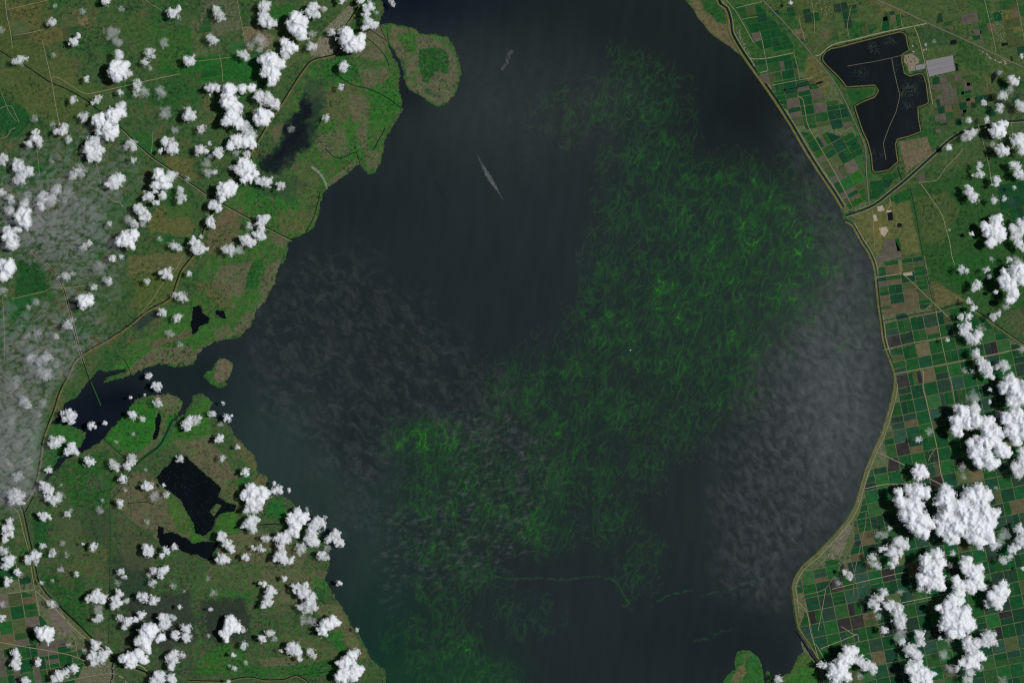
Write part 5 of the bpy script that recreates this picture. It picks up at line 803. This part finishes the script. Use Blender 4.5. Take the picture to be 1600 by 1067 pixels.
def cloud_field(puffs, seed, step):
    """thickness of a cumulus on a pixel grid: domes joined, eroded and roughened like cauliflower"""
    x0 = min(p[0]-p[2]*1.55 for p in puffs); x1 = max(p[0]+p[2]*1.55 for p in puffs)
    y0 = min(p[1]-p[2]*1.55 for p in puffs); y1 = max(p[1]+p[2]*1.55 for p in puffs)
    nx = max(8, int((x1-x0)/step)); ny = max(8, int((y1-y0)/step))
    X, Y = np.meshgrid(np.linspace(x0, x1, nx), np.linspace(y0, y1, ny))
    R = max(p[2] for p in puffs)
    L = max(4.5, min(0.85*R, 13.0)); wa = 0.48*min(R, 11.0)
    bx = fbm(X/(1.3*L), Y/(1.3*L), 3, seed, 0.5); by = fbm(X/(1.3*L)+40, Y/(1.3*L)+7, 3, seed+3, 0.5)
    ax = X + wa*bx; ay = Y + wa*by
    S = np.zeros_like(X); W = np.zeros_like(X)+1e-9; RR = np.zeros_like(X); MM = np.zeros_like(X)
    for (cx, cy, r, m) in puffs:
        t = np.clip(1-((ax-cx)**2+(ay-cy)**2)/(r*1.27)**2, 0, None); w = t**3
        S = np.maximum(S, t); W += w; RR += w*r; MM += w*m
    RR /= W; MM /= W
    N = fbm(X/L, Y/L, 5, seed+9, 0.66); n2 = fbm(X/2.1, Y/2.1, 2, seed+15, 0.6)
    sm = min(1.0, max(0.0, (14-R)/8)); soft = 1.0-(0.55-0.27*sm)*sstep(0.35, 0.9, S)                   # crowns stay whole, rims are torn
    D = np.where(S > 0, S + soft*((0.85+0.20*sm)*N+(0.28+0.24*sm)*n2) - (0.27+0.10*sm), 0)
    D = np.clip(D, 0, 1.2)
    s = max(3.6, min(12.0, R*0.72))
    qx = X+wa*0.6*bx+1.2*n2; qy = Y+wa*0.6*by+1.2*N
    w1 = 1-worley(qx/s, qy/s, seed); w2 = 1-worley(qx/(s*0.45), qy/(s*0.45), seed+1)
    bw = 1-0.5*sm; bump = 0.9+0.50*bw*(w1-0.5)+0.15*bw*(w2-0.5)
    Nl = fbm(X/L, Y/L, 3, seed+9, 0.5)
    Dh = np.clip(S + soft*0.75*Nl - 0.27, 0.02, 1.2)*sstep(0.0, 0.10, D)      # relief follows the broad lobes, not the torn rim
    h = RR*(0.45+0.55*MM)*Dh**0.85*bump
    op = D**1.4*MM
    return X, Y, np.clip(h, 0, None), op, nx, ny
def cloud_arrays(puffs, seed, base):
    R = max(p[2] for p in puffs)
    step = 0.62 if R < 8 else (0.85 if R < 12 else 1.0)
    X, Y, h, op, nx, ny = cloud_field(puffs, seed, step)
    m = (h > 0.01)
    # relief: crowns rise, more so over the big towers
    big = min(1.0, R/16.0)
    zt = base + P*(0.60+0.42*big*big)*h
    zb = base - P*0.10*h - 0.004
    thick = op
    V = m.ravel(); q = grid_quads(nx, ny)
    q = q[V[q].any(axis=1)]
    vt = np.stack([wx(X, base).ravel(), wy(Y, base).ravel(), zt.ravel()], 1)
    vb = np.stack([wx(X, base).ravel(), wy(Y, base).ravel(), zb.ravel()], 1)
    th = thick.ravel()
    vt, q2, th2 = compact(vt, q, th); vb, _, _ = compact(vb, q, th)
    n = len(vt)
    verts = np.concatenate([vt, vb]); quads = np.concatenate([q2, q2[:, ::-1]+n])
    # side walls on the outline
    e = np.concatenate([q2[:, [0, 1]], q2[:, [1, 2]], q2[:, [2, 3]], q2[:, [3, 0]]])
    key = e[:, 0]*n+e[:, 1]; rev = e[:, 1]*n+e[:, 0]
    bnd = e[~np.isin(key, rev)]
    if len(bnd): quads = np.concatenate([quads, np.stack([bnd[:, 1], bnd[:, 0], bnd[:, 0]+n, bnd[:, 1]+n], 1)])
    return verts, quads, np.concatenate([th2, th2])
CLOUD_S = cloud_mat('small_cloud_vapour', 0.76, 0.95, 2.6, 0.9)
CLOUD_M = cloud_mat('cloud_vapour', 0.85, 0.995, 1.6)
WISP_M = cloud_mat('thin_vapour', 0.72, 0.75, 1.2)
ZONES = [  # landmark phrase, centre (pixels)
 ('over the pasture in the far northwest corner', 45, 60), ('over the pasture crossed by the northwest canal', 120, 120),
 ('over tan pasture above the hairpin road', 215, 60), ('over the grassland between corner pasture and town', 350, 40),
 ('west of the levee town', 440, 45), ('around the levee town streets', 525, 40), ('off the round marsh peninsula', 610, 15),
 ('north of the grey veil', 170, 190), ('on the northwest edge of the grey veil', 25, 240), ('in the thick of the grey veil', 110, 250),
 ('at the bend of the long diagonal canal', 250, 240), ('over fields north of the dark marsh', 345, 150), ('over rim levee beside the dark marsh', 375, 205),
 ('at southwest edge of the dark marsh', 400, 280), ('over the western end of the diagonal canal', 335, 320), ('over the marsh south of the diagonal canal', 385, 360),
 ('over the open pasture below the canal bend', 270, 370), ('at the southwest edge of the grey veil', 25, 350), ('over the crossroads in the grey veil', 115, 440),
 ('over bending levee above the reed bar', 265, 450), ('over the veiled village west of the bay', 60, 570), ('over the marsh north of the bay bar', 290, 500),
 ('in the veil west of the river mouth', 25, 650), ('over the dark bay at the river mouth', 140, 655), ('over the bright green delta marsh', 225, 665),
 ('along the river running southwest from the bay', 80, 735), ('over the marsh creek south of the delta', 195, 735), ('over the reed bank beside the black pond', 265, 770),
 ('by the marsh point facing the lake', 320, 645), ('along the southwest lake shore', 355, 700), ('over the shore east of the black pond', 400, 790),
 ('beside the western levee road', 25, 835), ('over dull marsh beside the levee road', 90, 850), ('over the lower curved pond', 260, 860),
 ('over the southwest farm squares', 25, 920), ('over the brown field along the southwest levee', 80, 965), ('over shaded marsh below the lower pond', 180, 940), ('over dark scrub by the reed flats', 250, 935),
 ('over reed flats beside the lower pond', 350, 865), ('over the southwest shore cluster', 440, 840), ('at the lake edge of the shore cluster', 505, 850), ('over the brown reed flats by the shore', 420, 930), ('over the marsh shore near the green inlet', 490, 970),
 ('over the southwest farm road junction', 50, 1040), ('around the canal gate town', 160, 1025), ('over the scrub east of the gate town', 260, 1030), ('over the southern marsh above the curved levee', 380, 1010), ('over the southern shore above the levee end', 500, 1030),
 ('east of the solar farm', 1580, 120), ('over the barrier canal northeast of the reservoir', 1540, 195), ('over the eastern edge fields beyond the pasture', 1590, 240), ('over scrub east of the lock canal', 1530, 290), ('over the eastern pasture below the scrub', 1550, 360), ('over the pasture near the triangle of ponds', 1515, 425),
 ('over the eastern pasture beside the great tower', 1580, 450), ('at the start of the southeast diagonal canal', 1515, 500), ('over squares south of diagonal canal', 1540, 560), ('over the farm squares by the eastern shore', 1440, 720), ('in the great eastern cloud mass', 1560, 640), ('among lower lobes of the great mass', 1500, 690),
 ('in the broad double cloud bank', 1470, 800), ('over the squares south of the double bank', 1590, 850), ('over the fields east of the lakeside town', 1390, 860), ('beside the lakeside town', 1325, 895), ('over the central southeastern farm squares', 1460, 890), ('over the far southeastern farm squares', 1565, 920), ('over the black fields of the southeast', 1385, 950), ('over the tall southeastern stack', 1500, 960), ('over the bottom right corner fields', 1540, 1020), ('over the bottom fields below the tall stack', 1440, 1040), ('over the southern marsh cape', 1320, 1030), ('above the lakeside pasture north of the reservoir', 1235, 5)]
ORD = ['westernmost', 'second from west', 'third from west', 'fourth from west', 'fifth from west', 'sixth from west', 'seventh from west', 'eighth from west', 'ninth from west', 'tenth from west', 'eleventh from west', 'twelfth from west', 'thirteenth from west']
def build_clouds():
    faint = [c for c in CL if all(p[3] < 0.25 for p in c)]
    solid = [c for c in CL if not all(p[3] < 0.25 for p in c)]
    groups = {}
    for i, c in enumerate(solid):
        A = sum(p[2]**2 for p in c); mx = sum(p[0]*p[2]**2 for p in c)/A; my = sum(p[1]*p[2]**2 for p in c)/A
        k = min(range(len(ZONES)), key=lambda j: (ZONES[j][1]-mx)**2+(ZONES[j][2]-my)**2)
        groups.setdefault(k, []).append((mx, my, i))
    tot = 0
    for k, lst in groups.items():
        lst.sort()
        for n, (mx, my, i) in enumerate(lst):
            c = solid[i]; R = max(p[2] for p in c); A = sum(p[2]**2 for p in c)
            rnd = random.Random(i)
            base = 1.75 + 0.3*rnd.random() + 0.02*R + (0.8 if R > 13 else 0)
            v, q, t = cloud_arrays(c, 1000+i*7, base)
            tot += len(q)
            o = np_mesh('cumulus_cloud', v, q, CLOUD_M if R > 11.5 else CLOUD_S, attrs={'thick': t*(5.6 if R > 11.5 else 3.6)})
            size = 'tiny' if A < 25 else 'small' if A < 90 else 'medium' if A < 300 else 'large' if A < 900 else 'huge'
            look = 'ragged pale' if max(p[3] for p in c) < 0.6 else ('billowing white' if len(c) > 3 else 'puffy white')
            which = ORD[n] if len(lst) > 1 else 'lone cloud'
            tag(o, f'{size} {look} cloud, {which} {ZONES[k][0]}', 'cloud', 'fair weather cumulus clouds')
    vs_, qs_, ts_ = [], [], []; off = 0
    for i, c in enumerate(faint):
        v, q, t = cloud_arrays(c, 9000+i*5, 1.7+0.2*random.Random(i).random())
        vs_.append(v); qs_.append(q+off); ts_.append(t); off += len(v)
    o = np_mesh('cloud_wisps', np.concatenate(vs_), np.concatenate(qs_), WISP_M, attrs={'thick': np.concatenate(ts_)*2.6})
    tag(o, 'faint torn cloud wisps scattered between the cumulus clouds over land', 'cloud wisps', kind='stuff')
    print('clouds', len(solid), tot, max(len(l) for l in groups.values()))
build_clouds()
# ------------------------------------------------------------------ thin cloud veils, contrail, smoke
def veil(name, box_, fn, z, rise, amax, coef, label, cat, step=2.0, kind='stuff', fine=0.8, white=0.86, grain=0.65):
    x0, x1, y0, y1 = box_; gx = np.arange(x0, x1, step); gy = np.arange(y0, y1, step)
    X, Y = np.meshgrid(gx, gy); nx, ny = len(gx), len(gy); X = X.ravel(); Y = Y.ravel()
    h = np.clip(fn(X, Y), 0, None); q = grid_quads(nx, ny); q = q[(h[q] > 0.01).any(axis=1)]
    vt = np.stack([wx(X, z), wy(Y, z), z+rise*h+0.01], 1); vb = np.stack([wx(X, z), wy(Y, z), z-0.3*rise*h], 1)
    vt, q2, h2 = compact(vt, q, h); vb, _, _ = compact(vb, q, h); n = len(vt)
    o = np_mesh(name, np.concatenate([vt, vb]), np.concatenate([q2, q2[:, ::-1]+n]), cloud_mat(name+'_vapour', white, amax, fine, grain), attrs={'thick': np.concatenate([h2, h2])*coef})
    print(name, len(q)*2); return tag(o, label, cat, kind=kind)
def soft(poly, X, Y, w, warp=18, seed=0):
    return sstep(-w, w, sdf(poly, X+warp*fbm(X/50, Y/50, 4, seed), Y+warp*fbm(X/50+8, Y/50, 4, seed+2), w+40))
def west_veil(X, Y):
    m = soft([(-70,250),(40,232),(100,205),(150,195),(215,235),(205,300),(185,345),(190,400),(185,460),(165,530),(120,560),(80,620),(65,700),(60,770),(20,800),(-70,800)], X, Y, 16, 22, 501)
    wx1 = 7*fbm(X/22, Y/18, 4, 511, .6); wy1 = 7*fbm(X/22+5, Y/18, 4, 513, .6)
    cell = worley((X+wx1)/13, (Y+wy1+0.15*X)/8, 515)
    cr = sstep(-0.05, 0.34, cracks((X+1.6*wx1)/24, (Y+1.6*wy1+0.25*X)/11, 516)+0.22*fbm(X/8, Y/5, 3, 518, .55))
    f = (0.62+0.6*fbm(X/34, Y/26, 5, 517, .6)+0.35*(0.62-cell)+0.22*fbm((X+wx1)/9, (Y+wy1)/5, 4, 519, .6))*(0.35+0.75*cr)
    south = sstep(540, 640, Y)
    core = np.maximum(np.exp(-(((X-90)/75)**2+((Y-345)/65)**2)), np.maximum(np.exp(-(((X-10)/55)**2+((Y-690)/120)**2)), 0.75*np.exp(-(((X-60)/60)**2+((Y-560)/60)**2))))
    hole = np.exp(-(((X-45)/30)**2+((Y-445)/45)**2))+0.7*np.exp(-(((X-60)/22)**2+((Y-260)/16)**2))
    return m*np.clip(1.6*f*(0.45+0.75*core)-0.34-0.5*hole+0.25*south*core, 0, 1.3)
veil('cloud_veil', (-70,235,180,830), west_veil, 3.2, 0.25, 0.8, 0.44, 'grey broken cloud veil covering the pasture on the west side', 'cloud veil', 1.8, white=0.34, grain=0.25)
def east_veil(X, Y):
    m = soft([(1235,200),(1290,290),(1360,420),(1388,560),(1393,600),(1375,670),(1330,790),(1260,865),(1210,940),(1140,920),(1128,800),(1138,690),(1160,640),(1200,560),(1262,470),(1300,420),(1262,330)], X, Y, 48, 34, 521)
    u = X*0.62+Y*0.78; v = -X*0.78+Y*0.62       # ripples run down to the right
    w1 = 9*fbm(X/30, Y/30, 4, 523, .6)
    f = 0.42+0.9*fbm((u+w1)/20, (v+w1)/11, 5, 525, .62)+1.15*fbm((v+w1)/8, (u+w1)/15, 4, 527, .6)
    core = np.exp(-(((X-1310)/70)**2+((Y-640)/150)**2))
    return m*np.clip(f*(0.75+0.15*core)+0.22*core-0.04, 0, 1.2)
veil('cloud_veil', (1100,1420,170,960), east_veil, 4.5, 0.25, 0.75, 0.072, 'smooth grey rippled cloud veil over the eastern lake', 'cloud veil', 2.0, white=0.5, grain=0.3)
def streak_veil(X, Y):
    m = soft([(390,470),(500,390),(600,420),(700,520),(800,600),(850,690),(800,720),(640,660),(600,760),(590,860),(540,820),(520,760),(480,700),(400,640)], X, Y, 34, 30, 531)
    u = X*0.8+Y*0.6; v = -X*0.6+Y*0.8; w1 = 10*fbm(X/40, Y/40, 4, 533, .6)
    f = 0.7*fbm((u+2*w1)/34, (v+2*w1)/15, 5, 535, .66)+0.45*fbm((u+w1)/11, (v+w1)/7, 4, 537, .65)
    return m*np.clip(1.2*f+0.12, 0, 1.2)
veil('cloud_veil', (350,880,340,900), streak_veil, 4.0, 0.2, 0.7, 0.060, 'faint streaky cloud veil over the western lake', 'cloud veil', 2.0, white=0.5, grain=0.3)
def flecks(X, Y):
    m = np.maximum(soft([(690,640),(760,635),(860,690),(870,760),(840,800),(850,860),(760,900),(660,920),(600,880),(590,800),(690,780),(710,720)], X, Y, 22, 24, 541), 0.8*soft([(590,790),(640,800),(640,900),(610,960),(585,900)], X, Y, 14, 14, 543))
    w1 = 5*fbm(X/20, Y/20, 4, 545, .6)
    f = fbm((X*.93-Y*.36+w1)/15, (X*.36+Y*.93+w1)/7, 4, 547, .58)+0.18*fbm(X/6, Y/4, 3, 549, .6)
    return m*np.clip(1.5*f-0.08, 0, 1.2)
veil('cloud_flecks', (560,900,600,960), flecks, 3.0, 0.2, 0.75, 0.042, 'small pale cloud flecks scattered over the southwestern algae', 'cloud flecks', 1.8)
def north_veil(X, Y):
    m = soft([(700,60),(900,70),(1000,150),(950,240),(800,260),(700,200)], X, Y, 60, 20, 551)
    return m*np.clip(0.55+0.5*fbm((X+0.2*Y)/20, Y/60, 5, 553, .6), 0, 1)
veil('cloud_veil', (600,1080,0,340), north_veil, 5.0, 0.2, 0.6, 0.012, 'barely visible haze veil over the northern lake', 'cloud veil', 4.0)
def contrail(X, Y):
    pts = [(746,242),(752,255),(758,266),(764,277),(770,287),(776,296),(786,312)]
    wid = np.interp(Y, [240,255,264,275,288,298,314], [1.0,1.6,3.4,4.6,3.6,1.6,0.8])
    d = polydist(pts, X+1.3*fbm(X/5, Y/5, 3, 561), Y, False)
    return np.clip(1-(d/wid)**2, 0, None)*np.clip(np.interp(Y, [240,258,268,290,314], [.35,.5,1,1,.2])*(0.75+0.9*fbm(X/2.5, Y/2.5, 3, 563, .7)), 0, 1.4)
veil('cloud_streak', (738,796,234,322), contrail, 12.5, 0.12, 0.8, 0.10, 'thin pale cloud streak high above the northern lake', 'cloud', 0.6, kind='thing', fine=2.0)
def wisp2(X, Y):
    d = polydist([(785,108),(792,98),(795,85),(800,80)], X+2*fbm(X/5, Y/5, 3, 571), Y, False)
    return np.clip(1-(d/3.2)**2, 0, None)*np.clip(.4+.9*fbm(X/3, Y/3, 3, 573), 0, 1)
veil('cloud_streak', (772,815,68,118), wisp2, 6.0, 0.1, 0.7, 0.09, 'tiny faint cloud wisp near the top of the lake', 'cloud', 0.6, kind='thing', fine=2.0)
def smoke(X, Y):
    d = polydist([(511,295),(509,288),(505,279),(500,272),(494,266),(488,262)], X+1.2*fbm(X/4, Y/4, 3, 581), Y+1.2*fbm(X/4+3, Y/4, 3, 583), False)
    return np.clip(1-(d/np.interp(Y, [260,280,296], [2.6,2.4,1.4]))**2, 0, None)
veil('smoke_plume', (480,520,254,302), smoke, 0.8, 0.1, 0.7, 0.16, 'thin curved smoke plume rising from the western reed edge', 'smoke', 0.6, kind='thing', fine=2.0)
# floating scum in the reservoir
def res_scum():
    st = 1.0; gx = np.arange(1285, 1455, st); gy = np.arange(48, 272, st); X, Y = np.meshgrid(gx, gy); nx, ny = len(gx), len(gy); X = X.ravel(); Y = Y.ravel()
    w1 = 4*fbm(X/12, Y/12, 3, 601)
    r_ = np.clip(1-np.abs(gnoise((X+w1)/6, (Y+w1)/6, 603))*2.6, 0, 1)**5
    pat = np.zeros_like(X)
    for x, y, rx, ry, a in ((1364,74,8,8,1),(1392,64,12,7,.8),(1370,82,8,4,.7),(1420,140,16,14,.9),(1345,115,14,14,.5),(1418,165,10,10,.7),(1440,122,7,10,.6),(1400,105,6,12,.5),(1370,240,14,20,.35),(1420,195,14,14,.3)): pat = np.maximum(pat, a*np.exp(-((X-x)/rx)**2-((Y-y)/ry)**2))
    D = np.clip(r_*pat*0.5, 0, 1)*(sdf(RES, X, Y, 20) > 2)
    q = grid_quads(nx, ny); q = q[(D[q] > 0.08).any(axis=1)]
    V = np.stack([(X-800)*P, (533.5-Y)*P, 0.006+0.006*D], 1); V, q, D = compact(V, q, D)
    c = lin((13,20,27))*(1-D[:, None])+lin((84,104,78))*D[:, None]
    m, nt, bs = nmat('reservoir_scum'); at = nt.nodes.new('ShaderNodeAttribute'); at.attribute_name = 'Col'; nt.links.new(at.outputs['Color'], bs.inputs['Base Color'])
    tag(np_mesh('scum', V, q, m, color=c*KALB), 'pale curling scum drifting on the dark reservoir', 'scum', kind='stuff')
res_scum()

def pond_specks():
    """floating weed islets in the two marsh ponds"""
    rn_ = random.Random(12); V, F = [], []
    m = surf_mat('floating_weed', (34,54,30), 0.3, 6.0)
    n = 0
    while n < 210:
        x = rn_.uniform(246, 366); y = rn_.uniform(712, 834)
        if not inside(POND1, np.array([x]), np.array([y]))[0] or rn_.random() > 0.25+0.75*(y-712)/120: continue
        r = rn_.uniform(0.25, 0.75)*P; k = 6; b0 = len(V); a0 = rn_.random()*6
        for z, s_ in ((-0.01, 1.0), (0.012, 0.8)):
            for i in range(k):
                rr = r*s_*(0.7+0.5*((i*7+n) % 5)/4); V.append((wx(x)+rr*math.cos(a0+i*6.283/k)*1.3, wy(y)+rr*math.sin(a0+i*6.283/k), z))
        F.append(tuple(b0+k+i for i in range(k))); F += [(b0+i, b0+(i+1) % k, b0+k+(i+1) % k, b0+k+i) for i in range(k)]; n += 1
    tag(mesh_obj('floating_weed', V, F, m), 'specks of weed floating on the large black marsh pond', 'weed', kind='stuff')
pond_specks()
